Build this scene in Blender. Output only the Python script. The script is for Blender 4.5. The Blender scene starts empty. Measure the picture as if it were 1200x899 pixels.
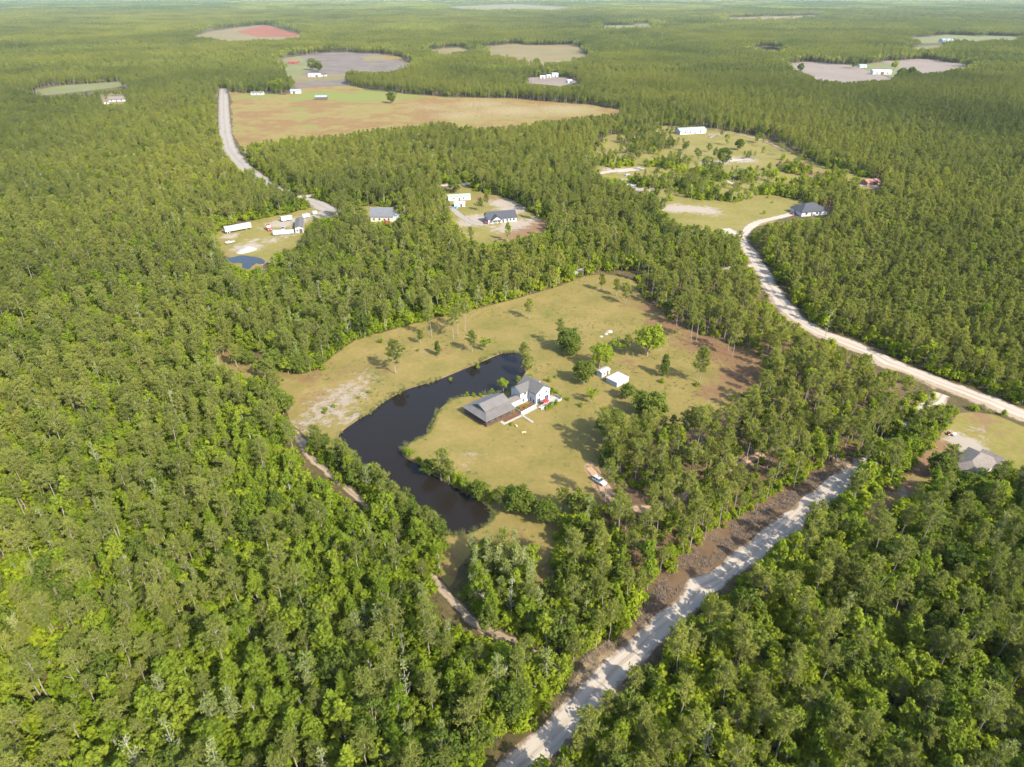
import bpy, bmesh, math, random
import numpy as np
from mathutils import Vector, Matrix
from mathutils.geometry import delaunay_2d_cdt
rng = np.random.default_rng(7)
random.seed(7)
R = math.radians
scene = bpy.context.scene
COL = scene.collection

# ------------------------------------------------------------------ camera
CAM_H = 130.0
PITCH = R(30.0)
FPX, CX, CY = 800.0, 600.0, 449.5            # photograph pixels, 1200 x 899
cam = bpy.data.cameras.new('camera')
cam.sensor_width = 36.0
cam.lens = 36.0 * FPX / 1200.0
cam.clip_start = 1.0
cam.clip_end = 60000.0
camo = bpy.data.objects.new('camera', cam)
camo.location = (0, 0, CAM_H)
camo.rotation_euler = (math.pi / 2 - PITCH, 0, 0)
COL.objects.link(camo)
scene.camera = camo

# ------------------------------------------------------------------ sky, sun, exposure
SUN_EL, SUN_AZ = R(39), R(135)
w = bpy.data.worlds.new('World')
scene.world = w
w.use_nodes = True
nt = w.node_tree
sky = nt.nodes.new('ShaderNodeTexSky')
sky.sky_type = 'NISHITA'
sky.sun_disc = False
sky.sun_elevation = SUN_EL
sky.sun_rotation = SUN_AZ
sky.air_density = 1.0
sky.dust_density = 1.5
nt.links.new(sky.outputs[0], nt.nodes['Background'].inputs[0])
nt.nodes['Background'].inputs[1].default_value = 0.15
sun = bpy.data.lights.new('sun', 'SUN')
sun.energy = 3.5
sun.angle = R(0.55)
sun.color = (1.0, 0.93, 0.80)
suno = bpy.data.objects.new('sun', sun)
suno.rotation_euler = (math.pi / 2 - SUN_EL, 0, R(45))
suno.location = (60, -60, 200)
COL.objects.link(suno)
vs = scene.view_settings
vs.view_transform = 'Standard'
vs.look = 'None'
vs.exposure = 2.0
vs.gamma = 1.0
vs.use_curve_mapping = False
cy = scene.cycles
cy.max_bounces = 5
cy.diffuse_bounces = 3
cy.glossy_bounces = 2
cy.transmission_bounces = 3
cy.transparent_max_bounces = 4
cy.volume_bounces = 0
cy.use_denoising = True

# ------------------------------------------------------------------ pixel <-> place
SP, CP = math.sin(PITCH), math.cos(PITCH)
def G(px, py, z=0.0):
    """point where the photograph's pixel meets the level z"""
    a, b = (px - CX) / FPX, (CY - py) / FPX
    dy = CP + b * SP
    dz = -SP + b * CP
    t = (z - CAM_H) / dz
    return Vector((a * t, dy * t, z))
def GA(P, z=0.0):
    return np.array([G(x, y, z)[:2] for x, y in P])
def PX(x, y, z):
    """vectorised place -> photograph pixel"""
    zz = z - CAM_H
    f = y * CP - zz * SP
    u = y * SP + zz * CP
    return CX + FPX * x / f, CY - FPX * u / f
def inpoly(x, y, poly):
    x = np.asarray(x, float); y = np.asarray(y, float)
    r = np.zeros(x.shape, bool)
    n = len(poly)
    for i in range(n):
        x1, y1 = poly[i]; x2, y2 = poly[(i + 1) % n]
        if y1 == y2: continue
        c = ((y1 > y) != (y2 > y)) & (x < (x2 - x1) * (y - y1) / (y2 - y1) + x1)
        r ^= c
    return r
def vnoise(x, y, s, seed=0):
    """smooth value noise 0..1"""
    x = np.asarray(x, float) / s + seed * 17.3; y = np.asarray(y, float) / s + seed * 9.1
    xi, yi = np.floor(x), np.floor(y); fx, fy = x - xi, y - yi
    h = lambda a, b: np.modf(np.abs(np.sin(a * 127.1 + b * 311.7 + seed * 74.7) * 43758.5453))[0]
    fx = fx * fx * (3 - 2 * fx); fy = fy * fy * (3 - 2 * fy)
    return (h(xi, yi) * (1 - fx) + h(xi + 1, yi) * fx) * (1 - fy) + (h(xi, yi + 1) * (1 - fx) + h(xi + 1, yi + 1) * fx) * fy

# ------------------------------------------------------------------ materials
MATS = {}
def newmat(name):
    m = bpy.data.materials.new(name); m.use_nodes = True
    MATS[name] = m
    return m, m.node_tree, m.node_tree.nodes['Principled BSDF']
def noise_node(nt, scale, detail=4, src=None, rough=0.6):
    n = nt.nodes.new('ShaderNodeTexNoise')
    n.inputs['Scale'].default_value = scale
    n.inputs['Detail'].default_value = detail
    n.inputs['Roughness'].default_value = rough
    if src is not None: nt.links.new(src, n.inputs['Vector'])
    return n
def ramp(nt, src, stops):
    r = nt.nodes.new('ShaderNodeValToRGB')
    e = r.color_ramp.elements
    while len(e) < len(stops): e.new(0.5)
    for k, (p, c) in enumerate(stops):
        e[k].position = p; e[k].color = (*c, 1) if len(c) == 3 else c
    nt.links.new(src, r.inputs[0])
    return r
def mixc(nt, fac, a, b, mode='MIX'):
    n = nt.nodes.new('ShaderNodeMix'); n.data_type = 'RGBA'; n.blend_type = mode
    for sock, v in ((n.inputs[0], fac), (n.inputs[6], a), (n.inputs[7], b)):
        if hasattr(v, 'is_output') or isinstance(v, bpy.types.NodeSocket): nt.links.new(v, sock)
        elif isinstance(v, (int, float)): sock.default_value = v
        else: sock.default_value = (*v, 1)
    return n.outputs[2]
def mathn(nt, op, a, b=0.0, clamp=False):
    n = nt.nodes.new('ShaderNodeMath'); n.operation = op; n.use_clamp = clamp
    for sock, v in ((n.inputs[0], a), (n.inputs[1], b)):
        if isinstance(v, bpy.types.NodeSocket): nt.links.new(v, sock)
        else: sock.default_value = v
    return n.outputs[0]
def plain(name, col, rough=0.7, var=0.25, scale=1.5, metal=0.0, spec=0.3):
    """painted / built surface with a little grain and wear"""
    m, nt, b = newmat(name)
    geo = nt.nodes.new('ShaderNodeNewGeometry')
    n = noise_node(nt, scale, 5, geo.outputs['Position'])
    c2 = tuple(c * (1 - var) for c in col)
    c3 = tuple(min(1, c * (1 + var * 0.4)) for c in col)
    r = ramp(nt, n.outputs['Fac'], [(0.3, c2), (0.55, col), (0.75, c3)])
    nt.links.new(r.outputs[0], b.inputs['Base Color'])
    b.inputs['Roughness'].default_value = rough
    b.inputs['Metallic'].default_value = metal
    b.inputs['Specular IOR Level'].default_value = spec
    return m
def soil(name, stops, s1=0.05, s2=0.8, bump=0.3, attrs=(), rows=None, rowc=(.78, 1.1)):
    """ground cover: two sizes of noise; attrs = (attribute, colour) patches with ragged edges"""
    m, nt, b = newmat(name)
    geo = nt.nodes.new('ShaderNodeNewGeometry'); P = geo.outputs['Position']
    n1 = noise_node(nt, s1, 6, P, 0.65); n2 = noise_node(nt, s2, 6, P, 0.7)
    f = mathn(nt, 'ADD', mathn(nt, 'MULTIPLY', n1.outputs['Fac'], 0.6), mathn(nt, 'MULTIPLY', n2.outputs['Fac'], 0.4))
    c = ramp(nt, f, stops).outputs[0]
    for k, (att, col, gain) in enumerate(attrs):
        a = nt.nodes.new('ShaderNodeAttribute'); a.attribute_name = att
        n3 = noise_node(nt, 0.22 + 0.05 * k, 8, P, 0.72)
        e = mathn(nt, 'ADD', mathn(nt, 'MULTIPLY', a.outputs['Fac'], gain * 1.35), mathn(nt, 'MULTIPLY', n3.outputs['Fac'], 3.2))
        e = mathn(nt, 'MULTIPLY', mathn(nt, 'SUBTRACT', e, 2.2), 2.0, True)
        c = mixc(nt, e, c, col)
    if rows:                                 # ploughed or mown rows
        mp = nt.nodes.new('ShaderNodeMapping'); mp.inputs['Rotation'].default_value = (0, 0, rows[1]); nt.links.new(P, mp.inputs[0])
        wv = nt.nodes.new('ShaderNodeTexWave'); wv.inputs['Scale'].default_value = rows[0]; wv.inputs['Distortion'].default_value = 3.0; wv.inputs['Detail'].default_value = 3; wv.inputs['Detail Scale'].default_value = .4
        nt.links.new(mp.outputs[0], wv.inputs['Vector'])
        rr_ = ramp(nt, wv.outputs['Fac'], [(0.2, (rowc[0],) * 3), (0.8, (rowc[1],) * 3)])
        c = mixc(nt, 1.0, c, rr_.outputs[0], 'MULTIPLY')
    n4 = noise_node(nt, 3.5, 4, P, 0.75)
    c = mixc(nt, mathn(nt, 'MULTIPLY', n4.outputs['Fac'], 0.55), c, (0.5, 0.5, 0.5), 'OVERLAY')
    nt.links.new(c, b.inputs['Base Color'])
    b.inputs['Roughness'].default_value = 0.95
    b.inputs['Specular IOR Level'].default_value = 0.1
    bp = nt.nodes.new('ShaderNodeBump'); bp.inputs['Strength'].default_value = bump; bp.inputs['Distance'].default_value = 0.25
    nt.links.new(n4.outputs['Fac'], bp.inputs['Height'])
    nt.links.new(bp.outputs[0], b.inputs['Normal'])
    return m
def foliage(name, c_lo, c_hi, c_alt, trans=0.35):
    """leaf: colour differs from tree to tree and from stand to stand"""
    m, nt, b = newmat(name)
    nt.nodes.remove(b)
    out = nt.nodes['Material Output']
    oi = nt.nodes.new('ShaderNodeObjectInfo')
    geo = nt.nodes.new('ShaderNodeNewGeometry')
    stand = noise_node(nt, 0.012, 3, geo.outputs['Position'])
    tw = noise_node(nt, 0.9, 2, geo.outputs['Position'])
    c = mixc(nt, oi.outputs['Random'], c_lo, c_hi)
    f = mathn(nt, 'MULTIPLY', mathn(nt, 'SUBTRACT', stand.outputs['Fac'], 0.42), 4.0, True)
    c = mixc(nt, mathn(nt, 'MULTIPLY', f, 0.55), c, c_alt)
    c = mixc(nt, mathn(nt, 'MULTIPLY', tw.outputs['Fac'], 0.7), c, (0.5, 0.5, 0.5), 'OVERLAY')
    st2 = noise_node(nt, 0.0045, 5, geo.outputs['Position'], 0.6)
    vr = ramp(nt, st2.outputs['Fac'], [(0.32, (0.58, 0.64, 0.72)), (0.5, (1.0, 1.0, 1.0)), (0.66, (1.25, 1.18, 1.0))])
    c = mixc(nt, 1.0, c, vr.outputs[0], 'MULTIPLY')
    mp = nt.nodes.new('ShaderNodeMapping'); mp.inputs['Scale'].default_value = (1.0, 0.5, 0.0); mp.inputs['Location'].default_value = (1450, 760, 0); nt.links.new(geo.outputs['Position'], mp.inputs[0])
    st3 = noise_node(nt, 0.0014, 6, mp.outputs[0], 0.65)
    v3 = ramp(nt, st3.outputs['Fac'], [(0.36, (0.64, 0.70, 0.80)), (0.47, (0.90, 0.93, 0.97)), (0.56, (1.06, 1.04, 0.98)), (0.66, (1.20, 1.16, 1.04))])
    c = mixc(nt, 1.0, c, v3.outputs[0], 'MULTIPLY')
    d = nt.nodes.new('ShaderNodeBsdfDiffuse'); t = nt.nodes.new('ShaderNodeBsdfTranslucent')
    nt.links.new(c, d.inputs[0])
    ty = mixc(nt, 0.5, c, tuple(min(1, v * k) for v, k in zip(c_hi, (1.5, 1.6, 0.8))))
    nt.links.new(ty, t.inputs[0])
    ms = nt.nodes.new('ShaderNodeMixShader'); ms.inputs[0].default_value = trans
    nt.links.new(d.outputs[0], ms.inputs[1]); nt.links.new(t.outputs[0], ms.inputs[2])
    nt.links.new(ms.outputs[0], out.inputs[0])
    return m
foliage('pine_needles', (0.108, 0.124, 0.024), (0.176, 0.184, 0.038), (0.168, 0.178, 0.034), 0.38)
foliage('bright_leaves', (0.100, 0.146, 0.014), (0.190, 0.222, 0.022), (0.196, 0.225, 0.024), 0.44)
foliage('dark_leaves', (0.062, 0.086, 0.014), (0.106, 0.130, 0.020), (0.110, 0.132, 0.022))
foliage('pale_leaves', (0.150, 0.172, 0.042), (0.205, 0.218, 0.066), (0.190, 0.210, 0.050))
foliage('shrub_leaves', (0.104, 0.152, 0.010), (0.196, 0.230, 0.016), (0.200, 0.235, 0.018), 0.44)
foliage('reed_leaves', (0.140, 0.150, 0.045), (0.200, 0.195, 0.070), (0.150, 0.165, 0.055))
plain('pine_bark', (0.20, 0.17, 0.14), 0.9, 0.35, 2.0)
plain('grey_bark', (0.20, 0.188, 0.162), 0.9, 0.3, 2.0)
plain('brown_bark', (0.17, 0.135, 0.105), 0.9, 0.35, 2.0)
soil('forest_floor', [(0.32, (0.030, 0.026, 0.010)), (0.45, (0.050, 0.042, 0.016)), (0.56, (0.078, 0.058, 0.026)), (0.68, (0.110, 0.080, 0.042))], 0.10, 0.9, 0.6)
soil('pine_straw', [(0.30, (0.052, 0.034, 0.017)), (0.5, (0.079, 0.050, 0.027)), (0.66, (0.103, 0.071, 0.040)), (0.8, (0.072, 0.071, 0.027))], 0.05, 0.6,
     attrs=(('sand', (0.157, 0.117, 0.065), 1.2),))
soil('grass', [(0.30, (0.070, 0.069, 0.015)), (0.43, (0.106, 0.089, 0.024)), (0.55, (0.135, 0.103, 0.032)), (0.66, (0.160, 0.117, 0.044)), (0.78, (0.167, 0.114, 0.052))], 0.07, 0.6,
     attrs=(('green', (0.072, 0.081, 0.014), 0.95), ('brown', (0.113, 0.065, 0.032), 1.1), ('sand', (0.184, 0.151, 0.120), 1.0)))
soil('yard_grass', [(0.30, (0.078, 0.079, 0.017)), (0.5, (0.124, 0.106, 0.028)), (0.7, (0.156, 0.124, 0.047))], 0.05, 0.4,
     attrs=(('brown', (0.129, 0.077, 0.041), 1.1), ('sand', (0.198, 0.168, 0.131), 1.3)))
soil('field_red', [(0.36, (0.110, 0.100, 0.028)), (0.46, (0.138, 0.108, 0.034)), (0.55, (0.122, 0.070, 0.026)), (0.64, (0.140, 0.098, 0.034)), (0.75, (0.130, 0.112, 0.036))], 0.014, 0.06,
     attrs=(('green', (0.105, 0.115, 0.026), 1.5), ('sand', (0.165, 0.132, 0.064), 1.1)))
soil('field_tan', [(0.3, (0.087, 0.078, 0.031)), (0.5, (0.123, 0.099, 0.043)), (0.7, (0.146, 0.114, 0.062))], 0.01, 0.08, rows=(.05, 1.3))
soil('field_brick', [(0.3, (0.127, 0.042, 0.023)), (0.5, (0.143, 0.052, 0.028)), (0.7, (0.152, 0.077, 0.035))], 0.01, 0.08)
soil('field_bare', [(0.3, (0.106, 0.083, 0.066)), (0.5, (0.136, 0.110, 0.088)), (0.7, (0.154, 0.126, 0.105))], 0.01, 0.08)
soil('field_cut', [(0.3, (0.063, 0.050, 0.036)), (0.5, (0.101, 0.082, 0.067)), (0.7, (0.135, 0.113, 0.090))], 0.03, 0.25, rows=(.045, 1.1))
soil('meadow', [(0.3, (0.071, 0.078, 0.026)), (0.5, (0.099, 0.101, 0.041)), (0.7, (0.122, 0.115, 0.053))], 0.008, 0.06)
soil('sand', [(0.32, (0.161, 0.134, 0.103)), (0.5, (0.230, 0.209, 0.176)), (0.7, (0.268, 0.249, 0.218))], 0.12, 0.9)
soil('dirt', [(0.32, (0.107, 0.072, 0.045)), (0.5, (0.180, 0.130, 0.090)), (0.7, (0.252, 0.207, 0.162))], 0.15, 0.9)
soil('orange_dirt', [(0.32, (0.105, 0.072, 0.035)), (0.5, (0.180, 0.112, 0.060)), (0.7, (0.225, 0.160, 0.100))], 0.15, 0.9)
soil('bank_earth', [(0.35, (0.053, 0.039, 0.016)), (0.5, (0.089, 0.073, 0.026)), (0.65, (0.136, 0.078, 0.037))], 0.2, 0.9)
soil('mulch', [(0.3, (0.072, 0.032, 0.016)), (0.7, (0.126, 0.062, 0.032))], 0.6, 2.0)
soil('asphalt', [(0.3, (0.17, 0.16, 0.15)), (0.7, (0.25, 0.235, 0.22))], 0.1, 0.8, 0.1)
# roads: a sandy crown with wheel tracks worn along it, from the strip's own UV
def road_mat(name, light, mid, edge, th=.72):
    m, nt, b = newmat(name)
    uv = nt.nodes.new('ShaderNodeUVMap'); sep = nt.nodes.new('ShaderNodeSeparateXYZ')
    nt.links.new(uv.outputs[0], sep.inputs[0])
    geo = nt.nodes.new('ShaderNodeNewGeometry'); P = geo.outputs['Position']
    n = noise_node(nt, 0.25, 7, P, 0.7); n2 = noise_node(nt, 1.6, 5, P, 0.7)
    cu = nt.nodes.new('ShaderNodeCombineXYZ')
    nt.links.new(mathn(nt, 'MULTIPLY', sep.outputs[0], 9.0), cu.inputs[0]); nt.links.new(mathn(nt, 'MULTIPLY', sep.outputs[1], 0.03), cu.inputs[1])
    tr = noise_node(nt, 1.0, 4, cu.outputs[0], 0.6)
    c = ramp(nt, tr.outputs['Fac'], [(0.35, mid), (0.55, light), (0.75, mid)]).outputs[0]
    e = mathn(nt, 'ABSOLUTE', mathn(nt, 'SUBTRACT', sep.outputs[0], 0.5))
    wob = mathn(nt, 'MULTIPLY', mathn(nt, 'SUBTRACT', n.outputs['Fac'], 0.5), 0.12)
    rut = mathn(nt, 'ABSOLUTE', mathn(nt, 'SUBTRACT', mathn(nt, 'ADD', e, wob), 0.19))
    rut = mathn(nt, 'MULTIPLY', mathn(nt, 'SUBTRACT', 1.0, mathn(nt, 'MULTIPLY', rut, 11.0), True), 0.4)
    ctr = mathn(nt, 'MULTIPLY', mathn(nt, 'SUBTRACT', 1.0, mathn(nt, 'MULTIPLY', mathn(nt, 'ADD', e, wob), 9.0), True), mathn(nt, 'MULTIPLY', n2.outputs['Fac'], 0.5))
    c = mixc(nt, ctr, c, edge)
    c = mixc(nt, rut, c, tuple(v * 1.08 for v in light))
    e = mathn(nt, 'ADD', mathn(nt, 'MULTIPLY', e, 2.0), mathn(nt, 'MULTIPLY', mathn(nt, 'SUBTRACT', n.outputs['Fac'], 0.5), 1.6))
    e = mathn(nt, 'MULTIPLY', mathn(nt, 'SUBTRACT', e, th), 4.0, True)
    c = mixc(nt, e, c, edge)
    c = mixc(nt, mathn(nt, 'MULTIPLY', n2.outputs['Fac'], 0.6), c, (0.5, 0.5, 0.5), 'OVERLAY')
    nt.links.new(c, b.inputs['Base Color'])
    b.inputs['Roughness'].default_value = 0.95; b.inputs['Specular IOR Level'].default_value = 0.1
    bp = nt.nodes.new('ShaderNodeBump'); bp.inputs['Strength'].default_value = 0.3; bp.inputs['Distance'].default_value = 0.2
    nt.links.new(n2.outputs['Fac'], bp.inputs['Height']); nt.links.new(bp.outputs[0], b.inputs['Normal'])
    return m
road_mat('sand_road', (0.270, 0.234, 0.188), (0.200, 0.166, 0.127), (0.110, 0.078, 0.048))
road_mat('grey_road', (0.19, 0.172, 0.148), (0.158, 0.141, 0.118), (0.105, 0.086, 0.056))
road_mat('orange_road', (0.26, 0.175, 0.110), (0.205, 0.125, 0.070), (0.10, 0.066, 0.034), .55)
road_mat('dirt_road', (0.22, 0.170, 0.118), (0.135, 0.095, 0.057), (0.055, 0.044, 0.02), .5)
m, nt, b = newmat('pond_water')
b.inputs['Base Color'].default_value = (0.010, 0.008, 0.006, 1); b.inputs['Roughness'].default_value = 0.05; b.inputs['Specular IOR Level'].default_value = 0.18
b.inputs['IOR'].default_value = 1.33
geo = nt.nodes.new('ShaderNodeNewGeometry'); n = noise_node(nt, 1.2, 3, geo.outputs['Position'])
bp = nt.nodes.new('ShaderNodeBump'); bp.inputs['Strength'].default_value = 0.06; bp.inputs['Distance'].default_value = 0.05
nt.links.new(n.outputs['Fac'], bp.inputs['Height']); nt.links.new(bp.outputs[0], b.inputs['Normal'])
for nm, c, r_ in (('white_siding', (0.33, 0.335, 0.335), 0.6), ('white_metal', (0.285, 0.29, 0.285), 0.45), ('cream', (0.32, 0.30, 0.25), 0.7),
                  ('grey_shingle', (0.076, 0.071, 0.066), 0.9), ('brown_shingle', (0.095, 0.083, 0.072), 0.85), ('dark_shingle', (0.036, 0.038, 0.044), 0.85),
                  ('slate_shingle', (0.085, 0.09, 0.10), 0.85), ('tan_shingle', (0.115, 0.098, 0.082), 0.9), ('blue_metal', (0.165, 0.205, 0.23), 0.4),
                  ('green_metal', (0.18, 0.22, 0.165), 0.45), ('red_paint', (0.36, 0.022, 0.02), 0.45), ('barn_red', (0.17, 0.05, 0.035), 0.7),
                  ('brown_wood', (0.075, 0.05, 0.036), 0.8), ('tan_wood', (0.38, 0.28, 0.16), 0.8), ('concrete', (0.24, 0.228, 0.205), 0.9),
                  ('grey_wall', (0.28, 0.28, 0.27), 0.8), ('brick', (0.22, 0.11, 0.08), 0.9), ('black_paint', (0.02, 0.02, 0.022), 0.35),
                  ('tyre', (0.025, 0.025, 0.025), 0.9), ('steel', (0.35, 0.35, 0.36), 0.4), ('blue_plastic', (0.05, 0.24, 0.55), 0.5),
                  ('orange_paint', (0.65, 0.17, 0.03), 0.5), ('maroon_paint', (0.20, 0.03, 0.035), 0.4), ('lightblue_paint', (0.35, 0.52, 0.66), 0.4),
                  ('red_cloth', (0.40, 0.02, 0.022), 0.9), ('grey_paint', (0.30, 0.31, 0.32), 0.45), ('lettering_grey', (0.52, 0.53, 0.54), 0.6)):
    plain(nm, c, r_, 0.14 if r_ < 0.7 else 0.25, 1.2)
m, nt, b = newmat('car_white'); b.inputs['Base Color'].default_value = (0.34, 0.35, 0.36, 1); b.inputs['Roughness'].default_value = 0.25; b.inputs['Coat Weight'].default_value = 0.5
m, nt, b = newmat('glass'); b.inputs['Base Color'].default_value = (0.03, 0.035, 0.045, 1); b.inputs['Roughness'].default_value = 0.08
m, nt, b = newmat('lamp_glass'); b.inputs['Base Color'].default_value = (0.75, 0.76, 0.78, 1); b.inputs['Roughness'].default_value = 0.15
# standing-seam metal roof: seams as fine relief
m, nt, b = newmat('seam_roof')
geo = nt.nodes.new('ShaderNodeNewGeometry'); n = noise_node(nt, 0.5, 5, geo.outputs['Position'])
rr = ramp(nt, n.outputs['Fac'], [(0.3, (0.070, 0.062, 0.054)), (0.6, (0.088, 0.079, 0.069)), (0.8, (0.105, 0.094, 0.082))])
nt.links.new(rr.outputs[0], b.inputs['Base Color']); b.inputs['Roughness'].default_value = 0.55

# ------------------------------------------------------------------ object helpers
def link(o, parent=None):
    COL.objects.link(o)
    if parent is not None: o.parent = parent
    return o
def tag(o, label, cat, group=None):
    o['label'] = label; o['category'] = cat
    if group: o['group'] = group
    return o
def struct(o):
    o['kind'] = 'structure'; return o
def meshobj(name, V, F, mats, parent=None, fm=None, smooth=False):
    me = bpy.data.meshes.new(name)
    me.from_pydata([tuple(v) for v in V], [], [tuple(f) for f in F])
    for mm in (mats if isinstance(mats, (list, tuple)) else [mats]):
        me.materials.append(MATS[mm])
    if fm is not None: me.polygons.foreach_set('material_index', fm)
    if smooth: me.polygons.foreach_set('use_smooth', [True] * len(F))
    me.update()
    return link(bpy.data.objects.new(name, me), parent)
def thing(name, label, cat, loc, rotz=0, group=None):
    o = bpy.data.objects.new(name, None)
    o.empty_display_size = 0.5
    o.location = loc; o.rotation_euler = (0, 0, rotz)
    link(o)
    return tag(o, label, cat, group)
class MB:
    def __init__(s): s.V, s.F = [], []
    def add(s, V, F):
        k = len(s.V); s.V += [tuple(v) for v in V]; s.F += [tuple(i + k for i in f) for f in F]; return s
    def box(s, x0, x1, y0, y1, z0, z1):
        return s.add([(x0, y0, z0), (x1, y0, z0), (x1, y1, z0), (x0, y1, z0), (x0, y0, z1), (x1, y0, z1), (x1, y1, z1), (x0, y1, z1)],
                     [(0, 3, 2, 1), (4, 5, 6, 7), (0, 1, 5, 4), (1, 2, 6, 5), (2, 3, 7, 6), (3, 0, 4, 7)])
    def cyl(s, c, axis, r, L, n=14, r2=None):
        r2 = r if r2 is None else r2
        a = Vector(axis).normalized(); t = a.orthogonal().normalized(); q = a.cross(t); c = Vector(c)
        V = []
        for k, (rr_, o) in enumerate(((r, -L / 2), (r2, L / 2))):
            for i in range(n):
                th = 2 * math.pi * i / n
                V.append(c + a * o + (t * math.cos(th) + q * math.sin(th)) * rr_)
        F = [(i, (i + 1) % n, n + (i + 1) % n, n + i) for i in range(n)] + [tuple(range(n - 1, -1, -1)), tuple(range(n, 2 * n))]
        return s.add(V, F)
    def prism(s, poly, axis, a0, a1):
        """extrude a 2-D outline; axis 'x': outline in (y,z); 'y': outline in (x,z); 'z': outline in (x,y)"""
        n = len(poly); V = []
        for a in (a0, a1):
            for p, q in poly:
                V.append({'x': (a, p, q), 'y': (p, a, q), 'z': (p, q, a)}[axis])
        F = [(i, (i + 1) % n, n + (i + 1) % n, n + i) for i in range(n)] + [tuple(range(n - 1, -1, -1)), tuple(range(n, 2 * n))]
        return s.add(V, F)
    def build(s, name, mat, parent=None, bevel=0, smooth=False):
        o = meshobj(name, s.V, s.F, mat, parent)
        bm = bmesh.new(); bm.from_mesh(o.data)
        bmesh.ops.recalc_face_normals(bm, faces=bm.faces)
        if bevel: bmesh.ops.bevel(bm, geom=bm.edges[:], offset=bevel, segments=2, affect='EDGES', profile=0.5)
        bm.to_mesh(o.data); bm.free()
        return o

# ------------------------------------------------------------------ ground sheets
def resample(pts, step, closed=True):
    pts = [np.array(p, float) for p in pts]; out = []
    n = len(pts)
    for i in range(n if closed else n - 1):
        a, b_ = pts[i], pts[(i + 1) % n]
        k = max(1, int(np.linalg.norm(b_ - a) / step))
        for j in range(k): out.append(a + (b_ - a) * j / k)
    if not closed: out.append(pts[-1])
    return np.array(out)
def smooth_closed(P, it=2):
    P = np.array(P, float)
    for _ in range(it):
        Q = np.roll(P, -1, 0)
        P = np.stack([0.75 * P + 0.25 * Q, 0.25 * P + 0.75 * Q], 1).reshape(-1, 2)
    return P
def jitter(P, amp, s):
    n1 = np.stack([vnoise(P[:, 0], P[:, 1], s, 3) - .5, vnoise(P[:, 0], P[:, 1], s, 5) - .5], 1)
    n2 = np.stack([vnoise(P[:, 0], P[:, 1], s / 4, 8) - .5, vnoise(P[:, 0], P[:, 1], s / 4, 11) - .5], 1)
    return P + n1 * 2 * amp + n2 * amp
def cdt_sheet(name, outer, z, mat, holes=(), grid=None, attrs=None):
    V = [Vector(p) for p in outer]; E = [(i, (i + 1) % len(outer)) for i in range(len(outer))]
    for h in holes:
        k = len(V); V += [Vector(p) for p in h]; E += [(k + i, k + (i + 1) % len(h)) for i in range(len(h))]
    if grid:
        lo, hi = outer.min(0), outer.max(0)
        gx, gy = np.meshgrid(np.arange(lo[0], hi[0], grid), np.arange(lo[1], hi[1], grid))
        gx = gx.ravel() + rng.uniform(-.2, .2, gx.size) * grid; gy = gy.ravel() + rng.uniform(-.2, .2, gy.size) * grid
        ok = inpoly(gx, gy, outer)
        for h in holes: ok &= ~inpoly(gx, gy, h)
        V += [Vector((a, b_)) for a, b_ in zip(gx[ok], gy[ok])]
    vo, eo, fo, *_ = delaunay_2d_cdt(V, E, [], 0, 1e-5)
    P = np.array([v[:] for v in vo])
    T = np.array([f for f in fo if len(f) == 3])
    c = P[T].mean(1)
    ok = inpoly(c[:, 0], c[:, 1], outer)
    for h in holes: ok &= ~inpoly(c[:, 0], c[:, 1], h)
    o = meshobj(name, [(p[0], p[1], z) for p in P], T[ok].tolist(), mat)
    if attrs:
        for an, spots in attrs.items():
            v = np.zeros(len(P))
            for (px, py, r, s) in spots:
                c0 = G(px, py)
                v = np.maximum(v, s * np.exp(-((P[:, 0] - c0.x) ** 2 + (P[:, 1] - c0.y) ** 2) / (r * r)))
            at = o.data.attributes.new(an, 'FLOAT', 'POINT'); at.data.foreach_set('value', v)
    return struct(o)
def region(name, pxs, z, mat, step=3.0, amp=1.2, grid=None, attrs=None, holes=(), sm=1):
    P = smooth_closed(GA(pxs), sm); P = resample(P, step); P = jitter(P, amp, step * 4)
    return cdt_sheet(name, P, z, mat, holes, grid, attrs)

POND = [(610, 413), (593, 412), (577, 418), (560, 425), (541, 433), (523, 440), (503, 447), (483, 453), (467, 460), (453, 468), (440, 477), (427, 487), (412, 496), (396, 507),
        (397, 521), (415, 535), (440, 556), (468, 578), (490, 596), (512, 622), (527, 627), (545, 626), (562, 618), (577, 606), (577, 597), (557, 583), (533, 570), (513, 560),
        (493, 545), (475, 535), (468, 526), (483, 517), (500, 509), (507, 498), (511, 486), (520, 472), (538, 464), (560, 462), (578, 461), (593, 459), (601, 452), (610, 443), (617, 430), (618, 419)]
pond_w = resample(smooth_closed(GA(POND), 2), 1.6)
pond_w = jitter(pond_w, 0.35, 7)
def offset(P, d):
    n = len(P)
    t = np.roll(P, -1, 0) - np.roll(P, 1, 0)
    t /= np.linalg.norm(t, axis=1)[:, None] + 1e-9
    a = 0.5 * np.sum(P[:, 0] * np.roll(P[:, 1], -1) - np.roll(P[:, 0], -1) * P[:, 1])
    nrm = np.stack([t[:, 1], -t[:, 0]], 1) * (1 if a > 0 else -1)
    return P + nrm * d
pond_out = offset(pond_w, 0.9)
pond_in = offset(pond_w, -1.6)
pond_out = jitter(pond_out, 0.15, 3)
SP2 = jitter(resample(smooth_closed(GA([(259, 300), (268, 302), (285, 299), (300, 301), (312, 305), (308, 310), (298, 308), (292, 316), (284, 315), (282, 308), (270, 309)]), 1), 1.5), .8, 6)

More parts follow.
